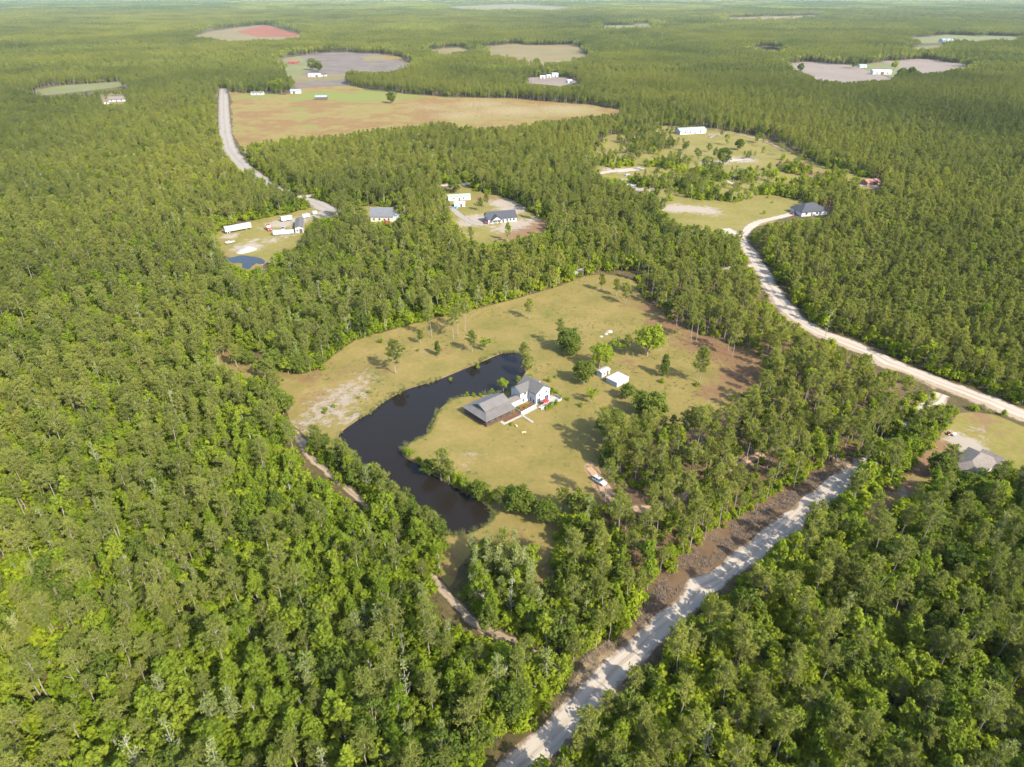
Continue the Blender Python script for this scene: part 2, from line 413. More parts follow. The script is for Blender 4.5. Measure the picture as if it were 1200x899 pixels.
BIG = np.array([(-16000, -600), (16000, -600), (16000, 26000), (-16000, 26000)], float)
cdt_sheet('ground', BIG, 0.0, 'forest_floor', [pond_out])
n = len(pond_out)
rows = [(pond_out, 0.0), (offset(pond_w, 0.35), -0.22), (pond_w, -0.5), (pond_in, -1.4)]
V, F = [], []
for P, z in rows: V += [(p[0], p[1], z + (0.0 if z == 0 else 0.06 * math.sin(i * 1.7))) for i, p in enumerate(P)]
for k in range(3):
    for i in range(n):
        j = (i + 1) % n
        F.append((k * n + i, k * n + j, (k + 1) * n + j, (k + 1) * n + i))
struct(meshobj('pond_bank', V, F, 'bank_earth'))
P = offset(pond_w, 0.15)
vo, eo, fo, *_ = delaunay_2d_cdt([Vector(p) for p in P], [(i, (i + 1) % n) for i in range(n)], [], 1, 1e-5)
P = np.array([v[:] for v in vo]); T = np.array([f for f in fo if len(f) == 3]); c = P[T].mean(1)
T = T[inpoly(c[:, 0], c[:, 1], offset(pond_w, 0.15))]
struct(meshobj('pond_water', [(p[0], p[1], -0.45) for p in P], T.tolist(), 'pond_water'))

LAWN = [(243, 402), (300, 413), (318, 437), (365, 438), (380, 424), (408, 402), (440, 392), (507, 374), (587, 355), (640, 340), (670, 330), (693, 321), (740, 324), (752, 348), (775, 366), (800, 385),
        (835, 397), (872, 408), (899, 420), (892, 447), (855, 472), (840, 495), (800, 507), (745, 508), (725, 515), (705, 530), (700, 560), (712, 590), (690, 602), (650, 625), (655, 690), (635, 700), (600, 660), (562, 640), (545, 655),
        (530, 690), (515, 680), (516, 650), (505, 628), (470, 592), (430, 562), (398, 537), (372, 525), (346, 512), (338, 487), (338, 463), (308, 452), (262, 434), (245, 415)]
region('lawn', LAWN, 0.03, 'grass', 2.0, 0.9, 3.5, holes=[offset(pond_out, -0.25)], attrs={
    'sand': [(415, 455, 11, .7), (400, 466, 12, .75), (385, 478, 11, .75), (370, 490, 10, .7), (430, 440, 9, .55), (408, 490, 8, .7), (392, 492, 8, .6), (358, 500, 8, .7), (420, 473, 8, .4), (350, 488, 8, .5), (490, 420, 8, .4), (880, 425, 6, .4), (845, 405, 5, .4), (493, 412, 5, .5), (505, 421, 6, .35),
             (552, 535, 5, .55), (545, 545, 4, .5), (563, 530, 4, .5), (630, 510, 4, .4), (350, 478, 6, .4), (768, 408, 4, .5), (480, 425, 8, .3), (700, 548, 3, .5), (662, 448, 4, .3)],
    'brown': [(360, 440, 10, .7), (335, 440, 8, .6), (300, 425, 12, .7), (260, 410, 12, .7), (520, 410, 10, .5), (550, 405, 8, .4), (550, 392, 8, .4), (735, 350, 9, .6), (730, 358, 6, .5), (740, 425, 8, .6), (720, 420, 5, .5),
              (800, 400, 11, .7), (850, 412, 14, 1.2), (880, 425, 15, 1.25), (825, 402, 13, 1.1), (870, 445, 13, 1.0), (780, 380, 11, 1.0), (760, 360, 9, .9), (835, 460, 10, .8), (850, 455, 10, .5), (440, 430, 14, .5), (400, 440, 14, .5), (375, 465, 14, .55), (350, 500, 7, .6), (600, 630, 12, .5), (640, 660, 10, .6), (530, 660, 9, .6), (668, 395, 6, .4), (560, 418, 6, .3), (740, 490, 10, .5), (700, 585, 8, .6), (480, 445, 12, .35)],
    'green': [(640, 370, 14, .55), (610, 380, 12, .5), (630, 395, 12, .55), (650, 480, 10, .35), (700, 480, 10, .5), (720, 470, 8, .5), (780, 400, 12, .3), (560, 530, 8, .3), (520, 480, 8, .5), (540, 468, 8, .5), (440, 420, 12, .3), (470, 465, 8, .5), (520, 445, 10, .5), (580, 420, 10, .5), (425, 495, 8, .4), (605, 405, 10, .6), (660, 360, 14, .3)]})
WOODS = [(742, 326), (790, 318), (865, 312), (890, 345), (905, 372), (940, 395), (1010, 423), (1085, 463), (1060, 492), (1000, 545), (940, 580), (885, 605), (840, 630), (800, 660), (760, 700), (735, 690), (715, 640), (690, 602), (712, 590), (700, 560),
         (705, 530), (725, 515), (745, 508), (800, 507), (840, 495), (855, 472), (892, 447), (899, 420), (872, 408), (835, 397), (800, 385), (775, 366), (752, 348)]
region('woodland_floor', WOODS, 0.018, 'pine_straw', 3, 1.5, 5, attrs={'sand': [(873, 541, 7, .8), (885, 532, 6, .7), (850, 555, 5, .6), (930, 515, 6, .6), (805, 560, 5, .5), (700, 560, 5, .7), (860, 418, 6, .5), (830, 545, 5, .5), (905, 522, 5, .5)]})
VERGE = [(578, 900), (600, 880), (633, 858), (660, 812), (685, 768), (717, 752), (737, 727), (760, 700), (778, 680), (800, 655), (843, 623), (883, 600), (940, 568), (975, 540), (1002, 543), (1002, 562), (950, 605), (900, 645), (850, 690), (800, 735), (760, 780), (720, 830), (680, 880), (660, 920), (560, 920)]
region('road_verge', VERGE, 0.035, 'pine_straw', 2.5, 0.8, 4, attrs={'sand': [(690, 795, 9, .9), (640, 868, 8, .8), (670, 840, 8, .9), (720, 780, 7, .8), (745, 750, 5, .6), (940, 575, 4, .5), (985, 545, 4, .8)]})
YARD_R = [(1118, 486), (1150, 482), (1200, 494), (1290, 520), (1290, 600), (1210, 575), (1160, 565), (1105, 560), (1070, 590), (1030, 625), (1000, 620), (1040, 575), (1085, 530)]
region('side_yard', YARD_R, 0.03, 'yard_grass', 2.5, 1, 4, attrs={'sand': [(1128, 518, 6, 1.0), (1138, 525, 6, 1.0), (1120, 512, 4, .8), (1143, 503, 5, .5), (1055, 575, 5, .6)], 'brown': [(1160, 505, 9, .5), (1180, 520, 9, .45), (1150, 490, 9, .7), (1100, 520, 9, .9), (1080, 545, 10, 1.0), (1060, 570, 10, 1.0), (1110, 545, 8, .8), (1040, 600, 10, 1.0)]})
region('truck_yard', [(250, 276), (262, 268), (290, 260), (340, 250), (375, 240), (402, 246), (385, 258), (362, 275), (350, 295), (318, 302), (300, 318), (270, 315), (256, 296)], 0.03, 'yard_grass', 2.5, 1, 4,
       holes=[SP2], attrs={'sand': [(290, 290, 10, .9), (330, 262, 12, .8), (270, 277, 6, .9), (350, 258, 10, .8), (318, 282, 8, .6), (335, 275, 8, .7), (297, 282, 6, .7), (320, 308, 6, .8), (390, 246, 10, .9), (375, 252, 10, .9), (310, 268, 8, .5)], 'brown': [(262, 300, 8, .8), (340, 292, 12, .6), (260, 285, 8, .5), (300, 315, 8, .8)]})
vo = [Vector(p) for p in SP2]
struct(meshobj('yard_pond_water', [(p[0], p[1], 0.01) for p in SP2], [tuple(range(len(SP2)))], 'pond_water'))
region('new_house_yard', [(515, 222), (548, 216), (562, 226), (592, 231), (612, 240), (622, 250), (648, 262), (642, 274), (600, 284), (560, 292), (535, 280), (528, 255), (518, 240)], 0.03, 'yard_grass', 3, 1.2, 5,
       attrs={'sand': [(590, 238, 12, 1.0), (600, 246, 12, 1.0), (605, 262, 12, .9), (560, 258, 14, 1.0), (545, 262, 10, .7), (590, 268, 12, .7), (622, 258, 8, .7), (545, 275, 8, .5)], 'brown': [(625, 266, 16, 1.0), (610, 274, 16, .9), (635, 262, 12, .9), (570, 232, 14, .8), (590, 280, 10, .7)]})
region('grey_house_yard', [(400, 246), (420, 241), (468, 243), (470, 262), (430, 264)], 0.03, 'yard_grass', 3, 1, 6, attrs={'brown': [(455, 248, 10, .6)]})
region('homestead_lawn', [(690, 204), (700, 165), (725, 155), (770, 147), (835, 150), (905, 163), (965, 195), (1032, 212), (1026, 222), (985, 224), (960, 240), (935, 250), (905, 260), (860, 275), (800, 270), (775, 250), (765, 238), (720, 232)], 0.035, 'yard_grass', 4, 2, 9,
       attrs={'sand': [(720, 199, 12, 1.0), (738, 214, 14, 1.1), (750, 221, 12, 1.1), (795, 244, 10, 1.2), (786, 246, 8, 1.0), (825, 246, 12, .9), (835, 250, 8, .8), (870, 187, 14, 1.0), (845, 191, 10, .8), (1020, 216, 12, 1.0), (840, 158, 12, .7)],
              'brown': [(930, 228, 22, .8), (880, 232, 14, .5), (760, 160, 25, .7), (930, 192, 22, .8), (730, 165, 20, .6), (700, 175, 20, .5), (960, 205, 22, .8)]})
region('broad_field', [(270, 108), (300, 110), (335, 111), (355, 99), (395, 96), (430, 106), (520, 114), (600, 116), (690, 123), (742, 131), (715, 140), (640, 150), (560, 160), (500, 160), (400, 170), (330, 175), (285, 180), (272, 160)], 0.06, 'field_red', 6, 3, 14,
       attrs={'green': [(350, 128, 14, .9), (356, 138, 14, .9), (362, 148, 12, .9), (345, 118, 16, .9), (300, 112, 40, .7), (380, 112, 50, .9), (420, 115, 50, .8), (278, 150, 14, .6), (470, 113, 50, .6), (440, 108, 40, .8)],
              'sand': [(600, 130, 60, .8), (540, 135, 50, .7), (500, 125, 50, .6), (660, 128, 60, .8), (560, 122, 60, .7), (480, 138, 40, .4)]}, sm=0)
region('cleared_land', [(330, 68), (385, 61.5), (440, 61.5), (462, 68.5), (490, 78), (468, 86), (430, 87), (412, 81), (414, 100), (346, 103)], 0.08, 'field_cut', 10, 4, sm=0)
region('barn_strip', [(336, 93), (360, 88), (405, 87), (410, 92), (380, 97), (345, 100)], 0.10, 'field_tan', 8, 3, sm=0)
region('clearing_grass', [(330, 69), (352, 66), (366, 78), (352, 90), (338, 92)], 0.11, 'meadow', 8, 3, sm=0)
region('clearing_grass', [(420, 66), (446, 65), (458, 70.5), (432, 72)], 0.10, 'field_tan', 8, 3, sm=0)
region('brown_plot', [(446, 65), (460, 64), (472, 69), (458, 70.5)], 0.105, 'field_red', 8, 3, sm=0)
region('stubble', [(345, 97), (405, 93), (412, 99), (350, 102.5)], 0.12, 'field_cut', 8, 2, sm=0)
region('far_field', [(222, 44), (250, 36), (310, 29), (357, 42), (340, 48), (270, 50)], 0.06, 'field_tan', 20, 8, sm=0)
region('far_red_field', [(276, 37), (310, 30), (350, 40), (345, 43), (300, 43)], 0.12, 'field_brick', 20, 8, sm=0)
region('middle_field', [(568, 55), (600, 52), (675, 53), (692, 68), (672, 80), (620, 78), (570, 68)], 0.06, 'field_tan', 14, 6, sm=0)
region('bare_field', [(915, 76), (950, 72), (1000, 77), (1050, 95), (990, 99), (960, 95), (935, 87)], 0.06, 'field_bare', 10, 4, sm=0)
region('bare_field', [(1033, 72), (1080, 69), (1140, 76), (1112, 85), (1080, 88)], 0.06, 'field_bare', 10, 4, sm=0)
region('farm_grass', [(985, 78), (1035, 73), (1080, 86), (1050, 92)], 0.055, 'meadow', 10, 4, sm=0)
region('far_meadow', [(1055, 46), (1110, 41), (1197, 43), (1197, 50), (1130, 49), (1085, 51)], 0.06, 'meadow', 20, 8, sm=0)
region('far_meadow', [(525, 8), (600, 5), (675, 9), (650, 14), (540, 13)], 0.06, 'meadow', 40, 20, sm=0)
region('house_strip', [(0, 122), (60, 118), (100, 114), (135, 108), (155, 112), (152, 122), (108, 126), (60, 126), (0, 127)], 0.05, 'field_tan', 8, 3, sm=0)
region('drive_patch', [(684, 545), (692, 541), (700, 548), (712, 566), (722, 590), (712, 594), (699, 572), (688, 556)], 0.042, 'orange_dirt', 1.2, 0.9)
region('far_pond', [(878, 58), (900, 55), (925, 58), (915, 61), (890, 62)], 0.06, 'pond_water', 12, 4, sm=0)

EXTRA = [([(500, 59), (535, 55.5), (562, 59), (525, 65)], 'field_tan'), ([(1058, 56), (1100, 53), (1112, 56.5), (1070, 59.5)], 'meadow'), ([(36, 106), (80, 100), (138, 96), (150, 101), (100, 107), (50, 112)], 'meadow'), 
         ([(700, 31), (760, 28), (766, 32), (706, 35)], 'meadow'), ([(848, 21), (960, 18), (962, 21), (858, 24)], 'field_tan'), 
         ([(610, 92), (650, 88), (680, 96), (660, 101), (620, 97)], 'field_bare')]
for k_, (pl_, mt_) in enumerate(EXTRA): region('far_clearing', pl_, 0.07, mt_, 10, 5, sm=0)
# ------------------------------------------------------------------ roads
ROADS = []     # (centre line, half width kept free of trunks)
def road(name, pxs, width, z, mat, keep=True, wj=0.5):
    P = GA(pxs)
    for _ in range(2):                       # Chaikin, ends kept
        Q = [P[0]]
        for a, b_ in zip(P[:-1], P[1:]): Q += [0.75 * a + 0.25 * b_, 0.25 * a + 0.75 * b_]
        Q.append(P[-1]); P = np.array(Q)
    P = resample(P, 2.5, False)
    t = np.gradient(P, axis=0); t /= np.linalg.norm(t, axis=1)[:, None]
    nr = np.stack([-t[:, 1], t[:, 0]], 1)
    s = np.concatenate([[0], np.cumsum(np.linalg.norm(np.diff(P, axis=0), axis=1))])
    V, F, UV = [], [], []
    K = 6
    for i in range(len(P)):
        wl = width / 2 + (vnoise(s[i], 0, 9, 2) - .5) * 2 * wj + (vnoise(s[i], 3, 3, 4) - .5) * wj
        wr = width / 2 + (vnoise(s[i], 7, 9, 6) - .5) * 2 * wj + (vnoise(s[i], 9, 3, 7) - .5) * wj
        for k in range(K + 1):
            f = k / K
            d = -wl + (wl + wr) * f
            p = P[i] + nr[i] * d
            V.append((p[0], p[1], z + 0.05 * math.sin(math.pi * f))); UV.append((f, s[i]))
    for i in range(len(P) - 1):
        for k in range(K):
            a = i * (K + 1) + k
            F.append((a, a + 1, a + K + 2, a + K + 1))
    o = meshobj(name, V, F, mat, smooth=True)
    ul = o.data.uv_layers.new(name='UVMap')
    idx = np.zeros(len(o.data.loops), int); o.data.loops.foreach_get('vertex_index', idx)
    ul.data.foreach_set('uv', np.array(UV)[idx].ravel())
    if keep: ROADS.append((P, width / 2))
    return struct(o)
road('gravel_road', [(570, 940), (613, 897), (653, 857), (686, 826), (716, 792), (748, 762), (776, 733), (806, 706), (838, 679), (876, 650), (912, 622), (940, 600), (978, 570), (1010, 545), (1050, 515), (1085, 482), (1104, 462)], 6.9, 0.06, 'sand_road', wj=1.1)
P_ = ROADS.pop()[0]; k_ = int(np.argmin(np.linalg.norm(P_ - GA([(995, 556)])[0], axis=1))); ROADS += [(P_[:k_], 4.4), (P_[k_:], 1.3)]
road('sand_road', [(1300, 522), (1240, 500), (1200, 487), (1165, 471), (1130, 458), (1095, 446), (1060, 432), (1020, 413), (985, 399), (950, 386), (925, 366), (908, 345), (895, 320), (882, 299), (868, 281), (850, 268)], 8.4, 0.07, 'sand_road', wj=1.3)
ROADS[-1] = (ROADS[-1][0], 5.2)
road('driveway', [(868, 279), (878, 266), (890, 260), (912, 255), (935, 249)], 6.5, 0.09, 'sand_road')
road('wide_road', [(262, 104), (262, 125), (263, 145), (265, 165), (272, 180), (286, 196), (302, 209), (322, 222), (345, 232), (368, 237), (388, 247)], 13, 0.07, 'grey_road')
road('cross_road', [(350, 231), (375, 228), (420, 225), (460, 221), (520, 217), (545, 216), (600, 212), (690, 205), (722, 200), (752, 197)], 8, 0.08, 'sand_road')
road('back_track', [(672, 321), (690, 314), (720, 310), (760, 312), (800, 316), (850, 315), (884, 311)], 5, 0.06, 'sand_road')
road('dirt_track', [(337, 498), (346, 508), (354, 520), (362, 535), (384, 554), (413, 580), (440, 600), (475, 640), (505, 675), (530, 702), (552, 726), (580, 742), (612, 755), (650, 790)], 3.6, 0.055, 'dirt_road', wj=.8)
ROADS[-1] = (ROADS[-1][0], .6)
road('house_drive', [(690, 548), (702, 563), (716, 585), (740, 600), (790, 590), (840, 560), (873, 542), (925, 518), (975, 532), (1000, 548)], 4.2, 0.05, 'orange_road', False, wj=.9)
road('asphalt_drive', [(520, 237), (530, 245), (541, 254), (551, 261), (566, 264)], 5.0, 0.06, 'grey_road', False, .1)
road('homestead_lane', [(752, 197), (740, 199), (722, 201)], 10, 0.075, 'sand_road', False)
road('homestead_lane', [(820, 192), (845, 190), (868, 187), (880, 186)], 9, 0.075, 'sand_road', False)
road('homestead_lane', [(834, 207), (848, 211), (862, 216)], 5, 0.075, 'sand_road', False)
road('homestead_lane', [(832, 162), (840, 157), (862, 157), (890, 163), (912, 172), (922, 178)], 6, 0.075, 'dirt_road', False)
def shoulder(name, pxs, width, z, mat):
    return road(name, pxs, width, z, mat, False, 2.2)
shoulder('road_shoulder', [(1300, 524), (1240, 502), (1200, 489), (1165, 473), (1130, 460), (1095, 448), (1060, 434), (1020, 415), (985, 401), (950, 388), (925, 368), (908, 347), (895, 322), (882, 300), (868, 282)], 14, 0.045, 'dirt_road')
# ------------------------------------------------------------------ tree meshes
def unit(n, zb=0.0):
    v = rng.normal(size=(n, 3)); v[:, 2] += zb
    return v / (np.linalg.norm(v, axis=1)[:, None] + 1e-9)
class Geo:
    def __init__(s): s.V, s.F, s.n = [], [], 0
    def tube(s, path, rad, sides=5):
        path = np.array(path, float); k = len(path); th = np.arange(sides) * 2 * np.pi / sides
        base = s.n
        for i in range(k):
            t = path[min(i + 1, k - 1)] - path[max(i - 1, 0)]; t /= np.linalg.norm(t) + 1e-9
            a = np.cross(t, (0, 0, 1) if abs(t[2]) < .9 else (1, 0, 0)); a /= np.linalg.norm(a); b_ = np.cross(t, a)
            s.V.append(path[i] + rad[i] * (np.cos(th)[:, None] * a + np.sin(th)[:, None] * b_))
        for i in range(k - 1):
            for j in range(sides):
                q = (j + 1) % sides
                s.F.append((base + i * sides + j, base + i * sides + q, base + (i + 1) * sides + q, base + (i + 1) * sides + j))
        s.n += k * sides
    def leaves(s, C, N, size, asp=0.6):
        """one small leaf-spray face at each centre"""
        n = len(C)
        t = np.cross(N, unit(n)); t /= np.linalg.norm(t, axis=1)[:, None] + 1e-9
        q = np.cross(N, t)
        sz = (size * rng.uniform(.6, 1.35, n))[:, None]
        A = C + t * sz; B = C + q * sz * asp + t * sz * .1; D = C - t * sz; E = C - q * sz * asp - t * sz * .1
        s.V.append(np.stack([A, B, D, E], 1).reshape(-1, 3))
        s.F += [(s.n + 4 * i, s.n + 4 * i + 1, s.n + 4 * i + 2, s.n + 4 * i + 3) for i in range(n)]
        s.n += 4 * n
    def blades(s, C, D, L, wd):
        """thin needle bundles from C along D"""
        n = len(C)
        t = np.cross(D, unit(n)); t /= np.linalg.norm(t, axis=1)[:, None] + 1e-9
        l = (L * rng.uniform(.7, 1.25, n))[:, None]
        s.V.append(np.stack([C + t * wd * .5, C - t * wd * .5, C + D * l - t * wd * .35, C + D * l + t * wd * .35], 1).reshape(-1, 3))
        s.F += [(s.n + 4 * i, s.n + 4 * i + 1, s.n + 4 * i + 2, s.n + 4 * i + 3) for i in range(n)]
        s.n += 4 * n
    def mesh(s, name, mat):
        me = bpy.data.meshes.new(name)
        me.from_pydata(np.concatenate(s.V).tolist(), [], s.F)
        me.materials.append(MATS[mat]); me.update()
        return me
def bend(h, lean, k=6, wob=.12):
    zs = np.linspace(0, 1, k); a = rng.uniform(0, 6.28)
    p = np.stack([np.cos(a) * lean * zs ** 1.5, np.sin(a) * lean * zs ** 1.5, zs * h], 1)
    p[1:-1, :2] += rng.normal(0, wob, (k - 2, 2)); p[0, 2] = -.4
    return p
def at_h(path, z):
    return np.array([np.interp(z, path[:, 2], path[:, 0]), np.interp(z, path[:, 2], path[:, 1]), z])
def pine(h=16., r=2.6, cs=.52, nb=19, tufts=8, nbl=9, bl=.62, bw=.15, tr=.17):
    """tall bare trunk, open crown of needle tufts on up-swept branches"""
    T, C = Geo(), Geo()
    path = bend(h * .96, rng.uniform(.2, .9), 7)
    T.tube(path, np.linspace(tr, .04, 7), 6)
    cen, dirs = [], []
    lop = rng.uniform(0, 6.28)
    for i in range(nb):
        f = (i + rng.uniform(.1, .9)) / nb
        z = h * (cs + (0.97 - cs) * f)
        shape = math.sin(math.pi * min(1, (.16 + .84 * f)) ** 0.85) ** .6
        a = i * 2.4 + rng.uniform(-.5, .5)
        L = r * max(.3, shape) * rng.uniform(.65, 1.15) * (1 + .18 * math.cos(a - lop))
        up = rng.uniform(.12, .45) + .35 * f
        b0 = at_h(path, z)
        d = np.array([math.cos(a), math.sin(a), 0])
        mid = b0 + d * L * .5 + np.array([0, 0, L * up * .35]); tip = b0 + d * L + np.array([0, 0, L * up])
        T.tube([b0, mid, tip], [.055, .04, .02], 3)
        for k in range(tufts):
            t = rng.uniform(.35, 1.05)
            c = b0 + d * L * t + np.array([0, 0, L * up * t * t]) + rng.normal(0, .33, 3) * (1, 1, .6)
            cen.append(c)
    top = at_h(path, h * .95)
    for k in range(7): cen.append(top + rng.normal(0, .4, 3))
    cen = np.array(cen)
    CC = np.repeat(cen, nbl, 0)
    C.blades(CC + rng.normal(0, .07, CC.shape), unit(len(CC), .45), bl, bw)
    return T, C
def broad(h=11., r=3.2, cz=.58, hz=.42, nblob=34, nl=36, size=.34, tr=.18, limbs=6, fill=.9, cone=0.):
    """forked trunk, crown of many leafy clumps with gaps between"""
    T, C = Geo(), Geo()
    path = bend(h * .8, rng.uniform(.2, .8), 6)
    T.tube(path, np.linspace(tr, .05, 6), 6)
    cc = at_h(path, h * cz)
    P, N = [], []
    for i in range(nblob):
        u = unit(1, .15)[0]
        q = rng.uniform(.45, 1.0) ** .6
        b0 = cc + u * (r, r, h * hz) * q * rng.uniform(.75, 1.05)
        if cone:
            k = 1 - cone * np.clip((b0[2] - h * (cz - hz)) / (2 * h * hz), 0, 1)
            b0[:2] = cc[:2] + (b0[:2] - cc[:2]) * k
        br = r * rng.uniform(.2, .36)
        if i < limbs:
            s0 = at_h(path, max(.8, b0[2] - h * .28)); T.tube([s0, (s0 + b0) / 2 + (0, 0, .2), b0], [.08, .05, .02], 3)
        d = unit(nl, .35)
        p = b0 + d * br * rng.uniform(.45, 1.1, (nl, 1)) * (1, 1, .8)
        P.append(p); N.append(d * .8 + unit(nl) * .75 + (0, 0, .25))
    P = np.concatenate(P); N = np.concatenate(N); N /= np.linalg.norm(N, axis=1)[:, None]
    C.leaves(P, N, size)
    return T, C
def pale(h=13., r=1.9, nlf=24):
    """slim swamp tree with pale upright twigs and thin new leaf"""
    T, C = Geo(), Geo()
    path = bend(h, rng.uniform(.2, .6), 7, .08)
    T.tube(path, np.linspace(.15, .03, 7), 6)
    P = []
    for i in range(26):
        f = rng.uniform(.3, 1); z = h * f * .97
        a = rng.uniform(0, 6.28); L = r * (1.15 - f * .75) * rng.uniform(.6, 1.2)
        b0 = at_h(path, z); tip = b0 + np.array([math.cos(a) * L, math.sin(a) * L, L * rng.uniform(.5, 1.1)])
        T.tube([b0, (b0 + tip) / 2 + (0, 0, -.1), tip], [.06, .045, .03], 3)
        for k in range(nlf):
            P.append(b0 + (tip - b0) * rng.uniform(.35, 1.12) + rng.normal(0, .26, 3))
    P = np.array(P)
    C.leaves(P, unit(len(P), .3), .22)
    return T, C
def shrub_geo(h=2.6, r=1.6, nblob=13, nl=26, size=.24):
    C = Geo(); P, N = [], []
    for i in range(nblob):
        a = rng.uniform(0, 6.28); q = r * rng.uniform(0, .8) ; z = h * rng.uniform(.2, .8) * (1.1 - .45 * q / r)
        b0 = np.array([math.cos(a) * q, math.sin(a) * q, z]); d = unit(nl, .4)
        P.append(b0 + d * r * .42 * rng.uniform(.4, 1.1, (nl, 1))); N.append(d + unit(nl) * .7 + (0, 0, .3))
    for i in range(4):
        a = rng.uniform(0, 6.28); C.tube([(0, 0, -.2), (math.cos(a) * r * .4, math.sin(a) * r * .4, h * .7)], [.05, .02], 3)
    P = np.concatenate(P); N = np.concatenate(N); N /= np.linalg.norm(N, axis=1)[:, None]
    C.leaves(P, N, size)
    return C
PROTO = {}                                    # kind -> list of (trunk mesh, crown mesh, height, radius)
def add_proto(kind, T, C, bark, leaf, h, r):
    PROTO.setdefault(kind, []).append((T.mesh('trunk', bark), C.mesh('crown', leaf), h, r))
for k in range(10):
    h = (15, 17, 14, 16, 18, 13, 15.5, 12.5, 16.5, 14.5)[k]; r = (2.4, 2.7, 2.5, 2.1, 2.9, 2.3, 1.9, 2.6, 2.4, 2.0)[k]
    add_proto('pine', *pine(h, r, (.50, .55, .45, .52, .58, .42, .62, .38, .48, .56)[k], (19, 21, 19, 16, 22, 20, 13, 22, 17, 15)[k]), 'pine_bark', 'pine_needles', h, r)
for k in range(3):                            # young plantation pines: narrower, crown further down the trunk
    add_proto('young_pine', *pine((12, 13, 11)[k], 2.0, (.36, .40, .34)[k], 18, 7, 9, .60, .16, .12), 'pine_bark', 'pine_needles', (12, 13, 11)[k], 2.0)
for k in range(5):
    h = (11, 9, 12, 10, 13)[k]; r = (3.0, 2.7, 2.6, 3.3, 2.9)[k]
    add_proto('bright', *broad(h, r, cone=(0, 0, .7, 0, .5)[k]), 'grey_bark', 'bright_leaves', h, r)
for k in range(4):
    h = (11, 13, 9, 12)[k]; r = (3.6, 3.4, 3.0, 3.0)[k]
    add_proto('dark', *broad(h, r, nblob=38), 'brown_bark', 'dark_leaves', h, r)
for k in range(4):
    h = (13, 11, 14, 12)[k]; add_proto('pale', *pale(h, (1.9, 1.7, 1.8, 2.2)[k], (26, 24, 7, 28)[k]), 'grey_bark', 'pale_leaves', h, 2.0)
SHRUBS = [(shrub_geo((2.6, 3.4, 2.0, 3.0)[k], (1.6, 1.8, 1.5, 1.4)[k]).mesh('shrub', 'shrub_leaves'), (2.6, 3.4, 2.0, 3.0)[k]) for k in range(4)]
def joined(name, parts):
    """prototype object for far, uncountable forest: trunk and crown in one mesh with two materials"""
    V, F, mi, ms = [], [], [], []
    for me in parts:
        k = len(V); V += [v.co[:] for v in me.vertices]; F += [tuple(i + k for i in p.vertices) for p in me.polygons]
        mi += [len(ms)] * len(me.polygons); ms.append(me.materials[0])
    me = bpy.data.meshes.new(name); me.from_pydata(V, [], F)
    for q in ms: me.materials.append(q)
    me.polygons.foreach_set('material_index', mi); me.update()
    return bpy.data.objects.new(name, me)
def proto_collection(name, objs):
    c = bpy.data.collections.new(name)
    for o in objs: c.objects.link(o)
    return c
def scatter(name, label, cat, coll, pos, rot, scl, idx):
    """one uncountable mass: copies of the collection's meshes on points"""
    me = bpy.data.meshes.new(name); me.from_pydata(pos.tolist(), [], [])
    for an, ty, v in (('rz', 'FLOAT', rot), ('sc', 'FLOAT', scl), ('pick', 'INT', idx)):
        a = me.attributes.new(an, ty, 'POINT'); a.data.foreach_set('value', v)
    o = bpy.data.objects.new(name, me); link(o)
    tag(o, label, cat); o['kind'] = 'stuff'
    ng = bpy.data.node_groups.new(name, 'GeometryNodeTree')
    ng.interface.new_socket('Geometry', in_out='INPUT', socket_type='NodeSocketGeometry')
    ng.interface.new_socket('Geometry', in_out='OUTPUT', socket_type='NodeSocketGeometry')
    N = ng.nodes.new; L = ng.links.new
    gi, go, iop, ci, cx = N('NodeGroupInput'), N('NodeGroupOutput'), N('GeometryNodeInstanceOnPoints'), N('GeometryNodeCollectionInfo'), N('ShaderNodeCombineXYZ')
    ci.inputs[0].default_value = coll; ci.inputs['Separate Children'].default_value = True; ci.inputs['Reset Children'].default_value = True
    def na(n, t):
        q = N('GeometryNodeInputNamedAttribute'); q.data_type = t; q.inputs[0].default_value = n; return q.outputs[0]
    L(gi.outputs[0], iop.inputs['Points']); L(ci.outputs[0], iop.inputs['Instance']); iop.inputs['Pick Instance'].default_value = True
    L(na('pick', 'INT'), iop.inputs['Instance Index']); L(na('rz', 'FLOAT'), cx.inputs[2]); L(cx.outputs[0], iop.inputs['Rotation'])
    L(na('sc', 'FLOAT'), iop.inputs['Scale']); L(iop.outputs[0], go.inputs[0])
    md = o.modifiers.new('scatter', 'NODES'); md.node_group = ng
    return o

